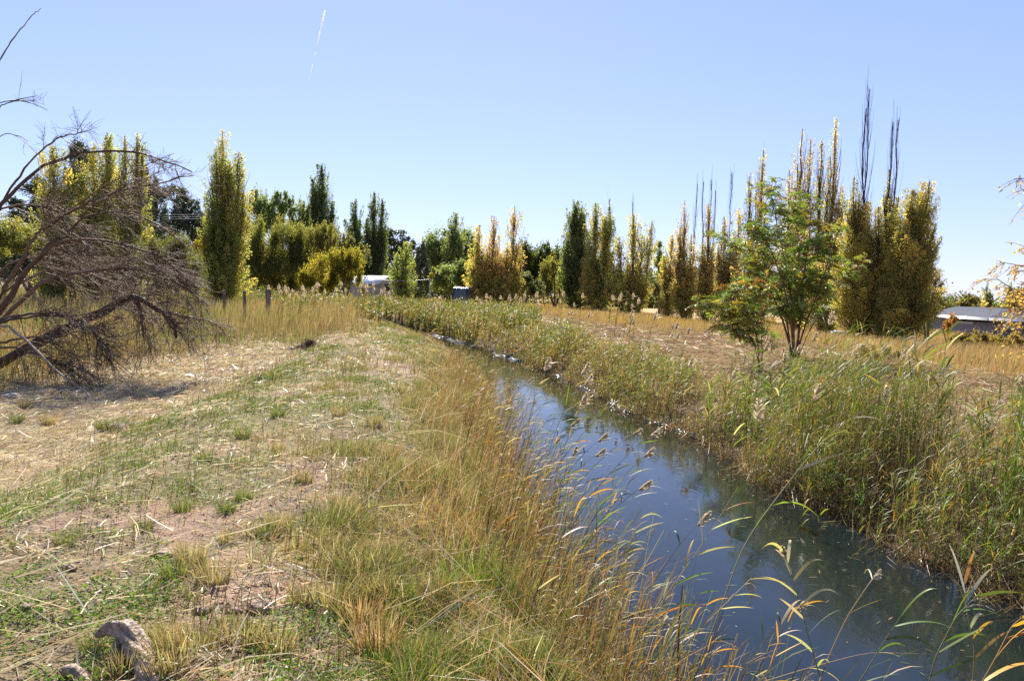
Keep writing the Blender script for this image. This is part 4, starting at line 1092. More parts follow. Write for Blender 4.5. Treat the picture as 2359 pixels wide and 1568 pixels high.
# ------------------------------------------------------------------ dead tree on the left
def dead_tree():
    Y0 = 17.0
    base = ground_pt(-190, Y0)
    th = thing('dead_tree', base, 'large bare dead tree sprawling over the left side with arching grey twigs', 'tree')
    DW = [(.115, .073, .048), (.14, .09, .06), (.088, .056, .038), (.24, .175, .12)]
    limbs = [  # points (dx, dy, depth offset), start radius, twig factor
        ([(-190, 1000, 0), (-60, 800, 0), (0, 717, 0), (74, 608, 0), (122, 557, 0), (165, 527, .1)], .095, .5),
        ([(-190, 1000, .2), (-40, 745, .3), (0, 682, .3), (80, 541, .3), (108, 524, .3)], .075, .4),
        ([(-190, 960, .2), (-20, 500, .3), (34, 439, .3), (67, 398, .2), (140, 364, .1), (196, 350, 0), (280, 346, 0), (364, 358, 0), (442, 396, .1)], .050, .42),
        ([(-150, 800, .4), (0, 470, .4), (34, 420, .4), (73, 364, .3), (120, 328, .3), (151, 311, .3), (200, 302, .3)], .038, .22),
        ([(-120, 420, -.5), (0, 134, -.5), (36, 81, -.5), (75, 35, -.5), (95, 20, -.5)], .020, .03),
        ([(-140, 420, -.3), (0, 244, -.3), (36, 230, -.3), (87, 221, -.3)], .016, .04),
        ([(-140, 420, -.3), (-20, 240, -.3), (36, 230, -.3), (80, 240, -.3), (109, 254, -.3)], .014, .03),
        ([(-140, 480, -.1), (0, 312, -.1), (20, 307, -.1), (50, 316, -.1), (64, 327, -.1)], .013, .04),
        ([(165, 527, .1), (190, 500, .1), (250, 487, .1), (304, 490, .1), (372, 520, .2), (430, 568, .3)], .03, .40),
        ([(108, 524, .3), (150, 493, .3), (210, 462, .3), (270, 440, .3), (330, 430, .3), (445, 405, .4)], .04, .55),
        ([(150, 493, .4), (220, 440, .4), (322, 386, .5), (400, 354, .5)], .022, .25),
        ([(180, 500, .4), (260, 440, .4), (336, 412, .5), (400, 381, .5)], .022, .3),
        ([(74, 608, 0), (128, 556, -.2), (180, 551, -.2), (288, 561, -.2), (378, 593, -.2), (440, 650, 0)], .04, .95),
        ([(-20, 760, -.2), (48, 689, -.4), (106, 644, -.4), (154, 631, -.4), (266, 612, -.4), (352, 631, -.4), (429, 662, -.2), (480, 705, 0)], .05, 2.0),
        ([(-60, 870, -.4), (60, 800, -.4), (140, 760, -.4), (221, 724, -.4), (263, 703, -.4), (297, 683, -.4), (317, 685, -.4), (340, 703, -.4), (374, 720, -.4), (402, 746, -.5), (406, 778, -.6)], .115, 1.8),
        ([(312, 684, -.4), (322, 704, -.4), (327, 752, -.5), (331, 772, -.6)], .06, .6),
        ([(374, 720, -.4), (420, 728, -.3), (470, 735, -.1), (510, 752, .2)], .04, 1.3),
        ([(-60, 760, -.7), (0, 740, -.7), (64, 729, -.7), (179, 727, -.7), (272, 705, -.7)], .035, .7),
        ([(-40, 800, -.8), (54, 777, -.8), (138, 775, -.8), (205, 756, -.8)], .03, .8),
        ([(-60, 800, -.8), (40, 800, -.9), (110, 825, -1.0), (190, 850, -1.2)], .03, 1.5),
        ([(-80, 700, .6), (30, 600, .6), (90, 590, .6), (180, 610, .6), (260, 660, .6), (320, 720, .5)], .035, 2.0),
        ([(-80, 760, -.5), (60, 720, -.6), (150, 720, -.7), (215, 760, -.8), (240, 820, -1.0)], .035, 1.6),
        ([(-120, 560, .4), (0, 480, .4), (60, 470, .4), (130, 480, .4), (200, 530, .4)], .03, 1.2),
        ([(-60, 720, .8), (60, 640, .9), (200, 590, .9), (330, 600, .9), (430, 640, .8)], .035, 1.0),
    ]
    for li, (pts, r0, tf) in enumerate(limbs):
        ctr = [at(dx, dy, Y0 + oy * 1.6) for dx, dy, oy in pts]
        K = 22
        P = smooth_path(ctr, K)
        P[1:-1] += RNG.standard_normal((K - 2, 3)) * min(.018, r0 * .3)
        bb, wb = Buf(), Buf()
        r1 = max(r0 * .28, .0055)
        rad = np.linspace(r0, r1, K) * RNG.uniform(.88, 1.14, K)
        c0 = np.array(DW[li % 3])
        tubes(bb, P, rad, c0 * (.9 if r0 > .08 else 1.1), 7 if r0 > .04 else 4)
        # twigs
        ns = int(27 * tf)
        if ns < 15: wb = bb
        seg = norm(np.gradient(P, axis=0))
        for k in range(ns):
            u = RNG.uniform(.22, 1.0) ** .8 * (K - 1); i = min(int(u), K - 2)
            p0 = P[i] + (P[i + 1] - P[i]) * (u - i)
            ln = RNG.uniform(.35, 1.25) * (1.2 - .75 * u / K)
            d = norm(seg[i] * RNG.uniform(.3, 1.1) + np.array([.34, 0, .06]) + RNG.standard_normal(3) * np.array([.55, .5, .55]))
            s_ = np.linspace(0, 1, 7)[:, None]
            Q = p0 + d * ln * s_ + np.array([.14, 0, -.42]) * (s_ ** 2) * ln * RNG.uniform(.2, 1.5)
            Q[1:] += RNG.standard_normal((6, 3)) * .012
            if Q[-1, 0] > -6.5 + .25 * RNG.standard_normal(): continue
            rb = RNG.uniform(.007, .014)
            tubes(wb, Q, np.linspace(rb, .0032, 7), np.array(DW[RNG.integers(4)]) * RNG.uniform(.8, 1.3), 3)
            n3 = RNG.integers(6, 13)
            v = RNG.uniform(.15, 1, n3) * 5.999; j = v.astype(int); f = (v - j)[:, None]
            q0 = Q[j] * (1 - f) + Q[j + 1] * f
            l3 = RNG.uniform(.14, .62, n3)[:, None]
            d3 = norm(d + RNG.standard_normal((n3, 3)) * .6)
            s4 = np.linspace(0, 1, 5)[None, :, None]
            T3 = q0[:, None] + d3[:, None] * l3[:, None] * s4 + np.array([0, 0, -.2]) * (s4 ** 2) * l3[:, None]
            tubes(wb, T3, np.linspace(.0052, .0026, 5), np.array(DW)[RNG.integers(0, 4, n3)] * RNG.uniform(.8, 1.4, (n3, 1)), 3)
            n4 = n3 * 2
            ii = RNG.integers(0, n3, n4)
            q4 = T3[ii, RNG.integers(1, 5, n4)]
            d4 = norm(d3[ii] + RNG.standard_normal((n4, 3)) * .8)
            l4 = RNG.uniform(.06, .24, n4)[:, None, None]
            T4 = q4[:, None] + d4[:, None] * l4 * np.linspace(0, 1, 3)[None, :, None]
            tubes(wb, T4, np.linspace(.0036, .002, 3), np.array(DW)[RNG.integers(0, 4, n4)] * RNG.uniform(.8, 1.5, (n4, 1)), 3)
        o = bb.build('trunk' if li == 0 else 'branch', M_twig, th, base, smooth=True)
        if wb is not bb and wb.n: wb.build('twigs', M_twig, o, base)
dead_tree()

# dead sticks
def stick(pts, r0, r1, label, name='fallen_branch', col=(.24, .19, .16), forks=0, group='loose branches on the ground'):
    P = smooth_path(pts, 14); base = P.mean(0).copy(); base[2] = P[:, 2].min()
    P[1:-1] += RNG.standard_normal((12, 3)) * r0 * .35
    b = Buf(); tubes(b, P, np.linspace(r0, r1, 14) * RNG.uniform(.85, 1.15, 14), np.array(col), 6)
    for k in range(forks):
        i = RNG.integers(4, 11); d = norm(P[i + 1] - P[i] + RNG.standard_normal(3) * .8)
        Q = P[i] + d * np.linspace(0, RNG.uniform(.1, .35), 4)[:, None]
        Q[:, 2] = np.maximum(Q[:, 2], H(Q[:, 0], Q[:, 1]) + .01)
        tubes(b, Q, np.linspace(r1 * 1.2, r1 * .5, 4), np.array(col), 4)
    return tag(b.build(name, M_twig, None, base, smooth=True), label, 'branch', group)
hp = hit(215, 926)
stick([at(-60, 748, 15.6), at(0, 748, 15.2), at(34, 757, 14.9), at(110, 838, (14.9 + hp[1]) / 2), hp + np.array([-.25, .2, .16]), hp], .030, .012, 'long grey bare pole leaning out of the dead tree down to the straw', forks=2)
for (a_, b_, r, lab) in [((278, 877), (352, 906), .016, 'thin dark stick lying on the straw lane below the dead tree'), ((404, 907), (447, 893), .020, 'short curved brown stick on the straw lane'),
                         ((238, 850), (318, 858), .018, 'dark stick lying flat at the edge of the dead twigs'), ((586, 880), (610, 877), .022, 'short dark stick at the top of the green levee edge'),
                         ((288, 905), (335, 912), .010, 'thin twig beside the dark stick on the straw lane'), ((130, 895), (150, 920), .012, 'small upright broken twig under the leaning pole')]:
    p0, p1 = hit(*a_), hit(*b_)
    m = (p0 + p1) / 2 + np.array([0, 0, .02 + .05 * (r > .018)]); up = np.array([0, 0, r])
    stick([p0 + up, m + up, p1 + up], r, r * .6, lab, forks=1)

# ------------------------------------------------------------------ stump, stones, clods, scraps
def lump(center, R3, seed, col, mat, name, label, cat, group=None, rough=.25, n=14):
    th_ = np.linspace(0, PI, n); ph = np.linspace(0, 2 * PI, 2 * n, endpoint=False)
    T, Pm = np.meshgrid(th_, ph, indexing='ij')
    d = np.stack([np.sin(T) * np.cos(Pm), np.sin(T) * np.sin(Pm), np.cos(T)], -1)
    f = 1 + rough * (vnoise(d[..., 0] * 2 + seed + d[..., 2] * 1.3, d[..., 1] * 2 + d[..., 2], seed) - .5) * 2 + rough * .6 * (vnoise(d[..., 0] * 5 + seed, d[..., 1] * 5 + d[..., 2] * 4, seed + 1) - .5) * 2
    V = d * f[..., None] * np.array(R3)
    idx = np.arange(n * 2 * n).reshape(n, 2 * n)
    F = np.stack([idx[:-1], np.roll(idx[:-1], -1, 1), np.roll(idx[1:], -1, 1), idx[1:]], -1).reshape(-1, 4)
    b = Buf(); b.add(V.reshape(-1, 3) + np.array(center), F, np.array(col))
    return tag(b.build(name, mat, None, center, smooth=True), label, cat, group)

# gnarled root stump at the lower left
g0 = hit(300, 1560)
b = Buf()
P = smooth_path([at(222, 1462, g0[1] + .28), at(252, 1446, g0[1] + .25), at(288, 1448, g0[1] + .2), at(318, 1484, g0[1] + .12), at(338, 1530, g0[1] + .02), at(352, 1600, g0[1] - .12)], 64)
rr = np.interp(np.linspace(0, 1, 64), [0, .2, .5, .8, 1], [.012, .024, .040, .046, .040])
def rough_tube(b, P, rr, col, sides=18, seed=0, amp=.22):
    T = norm(np.gradient(P, axis=0)); A = norm(np.cross(T, np.array([0.2, 1.0, .1]))); B = np.cross(T, A)
    ang = np.arange(sides) * 2 * PI / sides; K = len(P)
    s = np.concatenate([[0], np.cumsum(np.linalg.norm(np.diff(P, axis=0), axis=1))])[:, None] / max(rr.mean(), 1e-4) * .9
    f = 1 + amp * 2 * (vnoise(np.cos(ang)[None] * 2.2 + 9 + 0 * s, np.sin(ang)[None] * 2.2 + s * .45, seed) - .5) + amp * 1.6 * (vnoise(ang[None] * 3.1 + 0 * s, s * .7, seed + 5) - .5)
    f = f + amp * .8 * (vnoise(ang[None] * 6.0 + 0 * s, s * .35 + 3, seed + 9) - .5) + amp * .5 * (vnoise(ang[None] * 9.0 + s, s * 1.9, seed + 11) - .5)
    V = P[:, None] + (A[:, None] * np.cos(ang)[None, :, None] + B[:, None] * np.sin(ang)[None, :, None]) * (rr[:, None] * f)[..., None]
    idx = np.arange(K * sides).reshape(K, sides)
    F = np.stack([idx[:-1], np.roll(idx[:-1], -1, 1), np.roll(idx[1:], -1, 1), idx[1:]], -1).reshape(-1, 4)
    b.add(V.reshape(-1, 3), F, np.array(col))
rough_tube(b, P, rr, (.33, .25, .20), 36, 3, .32)
P2 = smooth_path([at(296, 1452, g0[1] + .22), at(268, 1500, g0[1] + .12), at(262, 1560, g0[1] + .02), at(258, 1610, g0[1] - .05)], 44)
rough_tube(b, P2, np.linspace(.028, .036, 44), (.20, .14, .11), 28, 8, .3)
P3 = smooth_path([at(320, 1490, g0[1] + .16), at(302, 1530, g0[1] + .12), at(300, 1590, g0[1] + .02)], 40)
rough_tube(b, P3, np.linspace(.03, .036, 40), (.16, .11, .085), 28, 14, .3)
tag(b.build('tree_stump', M_wood, None, g0, smooth=True), 'weathered grey hollow root stump at the bottom left among yellow tufts', 'stump')
g1 = hit(165, 1556)
b = Buf(); rough_tube(b, smooth_path([g1 + [-.07, .02, .0], g1 + [-.02, .0, .035], g1 + [.05, -.02, .02], g1 + [.10, -.06, -.02]], 12), np.interp(np.linspace(0, 1, 12), [0, .5, 1], [.012, .034, .012]), (.32, .24, .19), seed=21)
tag(b.build('wood_chunk', M_wood, None, g1, smooth=True), 'small broken chunk of grey wood left of the root stump', 'wood')

for i, (dx, dy, s, lab) in enumerate([(372, 1280, .050, 'reddish brown soil clod in front of a yellow tuft'), (468, 1408, .040, 'small dark clod between the straw and the root stump'), (596, 1404, .055, 'flat pinkish clod under bent straw'),
                                      (540, 1410, .03, 'tiny soil clod left of the flat pinkish one'), (160, 1312, .035, 'clod of bare soil on the left side of the bank'), (60, 1400, .03, 'clod at the far left of the bare soil')]):
    p = hit(dx, dy)
    lump(p + [0, 0, s * .25], (s * 1.25, s, s * .6), 40 + i, (.20, .13, .10), M_stone, 'soil_clod', lab, 'clod', 'soil clods on the bank')
for i, (dx, dy, s, lab) in enumerate([(676, 806, .13, 'pale stone left of the dark debris heap'), (694, 800, .10, 'smaller pale stone touching the debris heap'), (604, 852, .08, 'pale stone on the green levee edge'), (30, 915, .10, 'whitish stone at the left edge under the dead tree')]):
    p = hit(dx, dy)
    lump(p + [0, 0, s * .2], (s * 1.3, s, s * .6), 60 + i, (.48, .44, .40), M_stone, 'pale_stone', lab, 'stone', 'pale stones by the levee')
# dark heap of dry litter
p = hit(712, 803)
b = Buf()
n = 900; a = RNG.uniform(0, 2 * PI, n); r = np.abs(RNG.standard_normal(n)) * .22
c = np.stack([p[0] + np.cos(a) * r * 1.25, p[1] + np.sin(a) * r, p[2] + .26 * np.exp(-(r / .26) ** 2) * RNG.uniform(.3, 1.1, n)], 1)
d = norm(RNG.standard_normal((n, 3)) * np.array([1, 1, .45])); ln = RNG.uniform(.08, .30, n)
strips(b, c[:, None] + d[:, None] * ln[:, None, None] * np.linspace(-.5, .5, 3)[None, :, None], np.full((n, 3), .012), pal([(.13, .085, .06), (.18, .12, .085), (.09, .06, .045), (.25, .18, .12)], n))
tag(b.build('debris_heap', M_straw, None, p), 'low dark brown heap of dry stems on the levee beside pale stones', 'heap')
p = hit(500, 777)
b = Buf(); n = 700; a = RNG.uniform(0, 2 * PI, n); r = np.minimum(np.abs(RNG.standard_normal(n)), 2.0) * .26
c = np.stack([p[0] + np.cos(a) * r * 1.7, p[1] + np.sin(a) * r, p[2] + .20 * np.exp(-(r / .35) ** 2) * RNG.uniform(.3, 1.1, n)], 1)
d = norm(RNG.standard_normal((n, 3)) * np.array([1, 1, .3])); ln = RNG.uniform(.1, .4, n)
strips(b, c[:, None] + d[:, None] * ln[:, None, None] * np.linspace(-.5, .5, 3)[None, :, None], np.full((n, 3), .018), pal([(.22, .15, .10), (.30, .22, .14), (.15, .10, .07), (.45, .35, .22)], n))
tag(b.build('debris_heap', M_straw, None, p), 'flat brown heap of raked straw at the far end of the lane', 'heap')
# scrap and cap
p = hit(435, 868)
b = Buf(); g = np.linspace(-1, 1, 7); GX, GY = np.meshgrid(g, g)
Z = .05 * (1 - GX ** 2) * (1 - .6 * GY ** 2) + .03 * (vnoise(GX * 2 + 5, GY * 2 + 5, 77) - .4)
idx = np.arange(49).reshape(7, 7); F = np.stack([idx[:-1, :-1], idx[:-1, 1:], idx[1:, 1:], idx[1:, :-1]], -1).reshape(-1, 4)
b.add(np.stack([GX * .10 + p[0], GY * .08 + p[1], Z + p[2] + .02], -1).reshape(-1, 3), F, np.array([.75, .75, .72]))
tag(b.build('plastic_scrap', M_paint, None, p, smooth=True), 'crumpled white scrap lying on the straw lane', 'litter')
p = hit(800, 1196)
b = Buf(); t_ = np.array([[0, 0, -.01], [0, 0, .012], [.004, 0, .022], [.004, 0, .024]]) + p + [0, 0, .012]
tubes(b, t_ + np.array([0, 0, .01]), np.array([.026, .028, .024, .010]), np.array([.012, .012, .014]), 12)
b2 = Buf(); tubes(b2, np.array([[0, 0, .03], [-.004, 0, .06], [-.010, 0, .10]]) + p, np.array([.004, .003, .002]), np.array([.5, .42, .3]), 5)
build_thing('black_cap', p, 'small black plastic cap lying in the dry grass', 'litter', [('cap', b, M_paint), ('stem', b2, M_straw)])

# ------------------------------------------------------------------ grass tufts
def tuft_buf(n, h, sp, cols, w=.0042, lean=.35):
    b = Buf()
    a = RNG.uniform(0, 2 * PI, n); r = sp * np.sqrt(RNG.random(n))
    x = np.cos(a) * r; y = np.sin(a) * r
    hh = h * RNG.uniform(.45, 1.1, n)
    l = np.abs(RNG.standard_normal(n)) * lean * hh
    t_ = np.linspace(0, 1, 5); q = t_ ** 1.8
    P = np.stack([x[:, None] + (np.cos(a) * l + .10 * hh)[:, None] * q, y[:, None] + (np.sin(a) * l)[:, None] * q, -.02 + hh[:, None] * (t_ - .12 * q)], -1)
    C = pal(cols, n)
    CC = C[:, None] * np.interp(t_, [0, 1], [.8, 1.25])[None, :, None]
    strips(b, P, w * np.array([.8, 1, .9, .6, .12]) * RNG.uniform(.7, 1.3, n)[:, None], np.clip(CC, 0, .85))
    return b
TC = {'y': OLIVE + GOLD, 'g': GREEN + OLIVE[:2], 'b': [(.14, .24, .03), (.18, .28, .04), (.11, .19, .03), (.22, .26, .06)], 'o': ORANGE + GOLD}
TL = {'y': ('low yellow green grass tuft on the trodden bank', 'yellow green grass tufts on the bank'), 'g': ('dark green grass tuft near the bank slope', 'dark green grass tufts on the bank'),
      'b': ('fresh bright green grass tuft at the foot of the bank grass', 'bright green grass tufts by the water'), 'o': ('orange brown grass tuft on the bank', 'orange brown grass tufts')}
protos = {}
for key in 'ygbo':
    protos[key] = []
    for v in range(3):
        bb = tuft_buf(150, .17 if key != 'b' else .22, .075, TC[key])
        protos[key].append(bb)
used = {}
spots = [(440, 1300, 'y', 1.1), (490, 1340, 'y', 1.2), (400, 1330, 'g', .9), (760, 1400, 'y', 1.3), (700, 1390, 'y', 1.1), (640, 1220, 'y', 1.0), (610, 1235, 'g', .8), (560, 1150, 'g', .8), (700, 1110, 'y', 1.0), (790, 1170, 'y', 1.2),
         (960, 1140, 'g', 1.5), (1010, 1130, 'g', 1.5), (1060, 1360, 'b', 1.3), (1110, 1350, 'b', 1.2), (1020, 1370, 'b', 1.0), (340, 1500, 'y', 1.0), (400, 1540, 'y', 1.2), (450, 1500, 'y', 1.1), (560, 1480, 'y', 1.2),
         (1180, 1530, 'b', 1.0), (1130, 1545, 'b', .9), (290, 1550, 'y', .9), (640, 1500, 'y', 1.1), (830, 1440, 'o', 1.3), (880, 1380, 'o', 1.2), (870, 1500, 'o', 1.4), (740, 1300, 'y', 1.0), (680, 1280, 'y', .9),
         (890, 1290, 'y', 1.2), (930, 1230, 'y', 1.2), (520, 1250, 'y', .8), (720, 1060, 'y', 1.0), (820, 1040, 'y', 1.1), (640, 1040, 'y', .9), (900, 1060, 'o', 1.2), (780, 960, 'y', 1.2), (860, 980, 'y', 1.2), (60, 940, 'y', 1.4), (40, 975, 'g', 1.3), (110, 980, 'y', 1.2), (248, 1562, 'g', .8), (372, 1560, 'y', .9), (215, 1500, 'g', .7), (395, 1490, 'y', .9), (520, 1180, 'g', .9), (420, 1180, 'g', .8), (330, 1220, 'g', .8), (640, 960, 'g', 1.1), (560, 1010, 'g', 1.0), (470, 1060, 'g', 1.0), (150, 1260, 'g', .8)]
for i, (dx, dy, key, s) in enumerate(spots):
    p = hit(dx, dy); v = RNG.integers(3)
    lab, grp = TL[key]
    if (key, v) not in used:
        o = protos[key][v].build('grass_tuft', M_grass); used[(key, v)] = o
    else:
        o = used[(key, v)].copy(); COL.objects.link(o)
    o.location = p; o.scale = (s, s, s * RNG.uniform(.85, 1.2)); o.rotation_euler = (0, 0, RNG.uniform(0, 6.28))
    tag(o, lab, 'grass tuft', grp)
p = hit(262, 992)
b = tuft_buf(520, .26, .20, GREEN + OLIVE + [(.12, .09, .05)], .006, .5)
o = b.build('grass_tuft', M_grass); o.location = p; tag(o, 'dark bushy grass tuft on a small earth mound at the left levee edge', 'grass tuft')
lump(p + np.array([.12, .05, -.02]), (.34, .25, .13), 91, (.16, .11, .075), M_stone, 'earth_mound', 'small dark earth mound under the bushy tuft at the left levee edge', 'mound')

# ------------------------------------------------------------------ single reeds
R_G = [(.10, .18, .03), (.14, .23, .04), (.075, .13, .03)]
R_O = [(.50, .26, .04), (.46, .30, .07), (.42, .20, .035)]
R_S = [(.50, .46, .34), (.42, .40, .26), (.36, .36, .18)]
def reed_bufs(P, nl, ll, lw, cols, plume=0.0, stem_r=.004, scol=(.16, .14, .05), u0=.3, updir=.9, pl_col=((.60, .49, .35), (.70, .60, .46), (.52, .41, .28)), flow=(.25, 0, 0)):
    """stem, leaves and plume of one reed along P (K,3)"""
    K = len(P); st, lf, pb = Buf(), Buf(), Buf()
    tubes(st, P, np.linspace(stem_r, stem_r * .35, K), np.array(scol), 5)
    T = norm(np.gradient(P, axis=0))
    for k in range(nl):
        u = (u0 + (1 - u0) * (k + .3 + .5 * RNG.random()) / nl) * (K - 1); u = min(u, K - 1.001); i = int(u)
        p0 = P[i] + (P[i + 1] - P[i]) * (u - i)
        az = RNG.uniform(0, 2 * PI) if k % 2 else RNG.uniform(-1, 1)
        out = np.array([math.cos(az), math.sin(az) * .9, 0.0])
        d = norm(T[i] * updir + out * RNG.uniform(.5, 1.0) + np.array(flow))
        ln = ll * RNG.uniform(.6, 1.15)
        s_ = np.linspace(0, 1, 9)[:, None]
        Q = p0 + d * ln * s_ + np.array([0, 0, -1]) * ln * RNG.uniform(.05, .6) * s_ ** 2.3
        side = norm(np.cross(d, RNG.standard_normal(3)))
        c = pal(cols, 1, None, .12)
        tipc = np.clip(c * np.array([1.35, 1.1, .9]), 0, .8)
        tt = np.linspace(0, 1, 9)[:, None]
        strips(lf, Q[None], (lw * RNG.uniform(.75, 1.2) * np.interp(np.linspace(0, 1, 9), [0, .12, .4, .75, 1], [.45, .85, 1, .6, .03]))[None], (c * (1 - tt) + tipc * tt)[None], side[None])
    if plume > 0:
        n = int(70 + 260 * plume); tip = P[-1]; d = norm(P[-1] - P[-3])
        u = RNG.random(n); c0 = tip - d * plume * .45 + d * plume * 1.0 * u[:, None]
        out = RNG.standard_normal((n, 3)); out -= (out @ d)[:, None] * d; out = norm(out)
        sag = np.array([flow[0] * .9, flow[1], -.15])
        dv = norm(d * .9 + out * .55 + sag)
        ln = plume * .55 * np.interp(u, [0, .3, 1], [.75, 1, .25]) * RNG.uniform(.5, 1.1, n)
        t5 = np.linspace(0, 1, 4)[None, :, None]
        Q = c0[:, None] + dv[:, None] * ln[:, None, None] * t5 + np.array([.05, 0, -.25]) * ln[:, None, None] * t5 ** 2
        strips(pb, Q, (.0095 * np.array([.5, 1, .9, .3]))[None] * np.ones((n, 1)), pal(pl_col, n))
    return st, lf, pb

def reed_at(P, label, group=None, **kw):
    st, lf, pb = reed_bufs(P, **kw)
    return build_thing('reed', P[0].copy(), label, 'reed', [('stem', st, M_reed), ('leaves', lf, M_reed), ('plume', pb, M_plume)], group)

# prototypes (local), copied around
def local_reed(h, lean, **kw):
    s = np.linspace(0, 1, 12)
    P = np.stack([lean * h * s ** 1.8, .05 * h * RNG.standard_normal() * s ** 2, h * (s - .10 * s ** 3 * min(1, lean * 2))], 1)
    return reed_at(P, 'x', **kw)
BRN = dict(scol=(.12, .075, .035), cols=[(.14, .12, .04), (.34, .19, .05), (.40, .30, .14)])
P_thin = [local_reed(1.0, RNG.uniform(.05, .40), nl=RNG.integers(2, 6), ll=.20, lw=.009, stem_r=.0034, **BRN) for _ in range(7)]
P_green = [local_reed(1.0, RNG.uniform(.0, .22), nl=9, ll=.26, lw=.012, cols=R_G + R_G + [(.34, .30, .07)], stem_r=.0045, scol=(.13, .15, .04), u0=.25) for _ in range(6)]
P_gpl = [local_reed(1.0, RNG.uniform(.02, .2), nl=7, ll=.30, lw=.015, cols=R_G + OLIVE, stem_r=.0045, plume=.15, u0=.2) for _ in range(5)]
P_far = [local_reed(1.0, RNG.uniform(.02, .12), nl=5, ll=.30, lw=.020, cols=OLIVE, stem_r=.007, plume=.17, u0=.2) for _ in range(4)]
P_lean = [local_reed(1.0, RNG.uniform(.35, .65), nl=5, ll=.24, lw=.0095, cols=R_G + OLIVE + R_O[:1] + R_S[:1], stem_r=.0036, plume=(.12 if q_ == 5 else 0), u0=.3) for q_ in range(6)]
first_used = set()
def put(protos_, p, s, label, group, rz=None, tilt=0.0):
    pr = protos_[RNG.integers(len(protos_))]
    if pr.name not in first_used:
        first_used.add(pr.name); o = pr
    else:
        o = copy_tree(pr)
    o.location = [float(q) for q in p]; o.scale = (s, s, s)
    o.rotation_euler = (tilt, 0, RNG.uniform(-.6, .6) if rz is None else rz)
    tag(o, label, 'reed', group)
    return o
# thin brown stems on the near bank edge
for k in range(92):
    y_ = RNG.uniform(4.3, 13.5); y_ = 4.0 + (y_ - 4.0) * RNG.uniform(.35, 1)
    x_ = float(xL(np.array([y_]))[0]) + RNG.uniform(-.75, .35)
    z_ = max(float(H(np.array([x_]), np.array([y_]))[0]), WZ - .1)
    put(P_thin, (x_, y_, z_), RNG.uniform(.55, 1.0), 'thin brown reed stem standing at the near edge of the stream', 'thin brown reeds along the near water edge')
for k in range(34):
    y_ = RNG.uniform(4.6, 12)
    x_ = float(xL(np.array([y_]))[0]) + RNG.uniform(-.35, .30)
    z_ = max(float(H(np.array([x_]), np.array([y_]))[0]), WZ - .1)
    put(P_lean, (x_, y_, z_), RNG.uniform(.8, 1.25), 'slender leafy reed bending right over the water from the near bank', 'bending reeds over the near water edge')
# plumed reeds leaning over the water, each with its seed head where the photo shows it
for (dx, dy, Y_, pl, lab) in [(1345, 852, 9.5, .19, 'upper plumed reed of the pair over the middle of the stream'), (1352, 878, 9.2, .18, 'lower plumed reed of the pair over the middle of the stream'), (1340, 925, 8.4, .20, 'plumed reed hanging just below the pair over the stream'),
                              (1492, 1042, 7.2, .13, 'small plumed reed leaning far out over the blue water'), (1322, 1040, 7.0, .10, 'small tan plumed reed over the near blue water'), (1508, 995, 7.6, .15, 'plumed reed nearest the far bank above the water'),
                              (1258, 840, 11.5, .22, 'broad fluffy plumed reed at the far end of the open water'), (1412, 932, 9.4, .14, 'short plumed reed by the foam of the far bank'), (1465, 995, 8.4, .12, 'thin plumed reed over the water left of the far bank')]:
    tip = at(dx, dy, Y_)
    xb = min(float(xL(np.array([Y_ - .3]))[0]) + .15, tip[0] - .3); b0 = np.array([xb, Y_ - .3, WZ - .05])
    mid = np.array([b0[0] * .62 + tip[0] * .38, (b0[1] + tip[1]) / 2, b0[2] * .35 + tip[2] * .65])
    P = curve3(b0, mid, tip, 14)
    reed_at(P, lab, 'plumed reeds over the stream', nl=7, ll=.30, lw=.012, cols=R_G + OLIVE + R_S[:1], plume=pl, stem_r=.0036, u0=.35, scol=(.13, .13, .04))
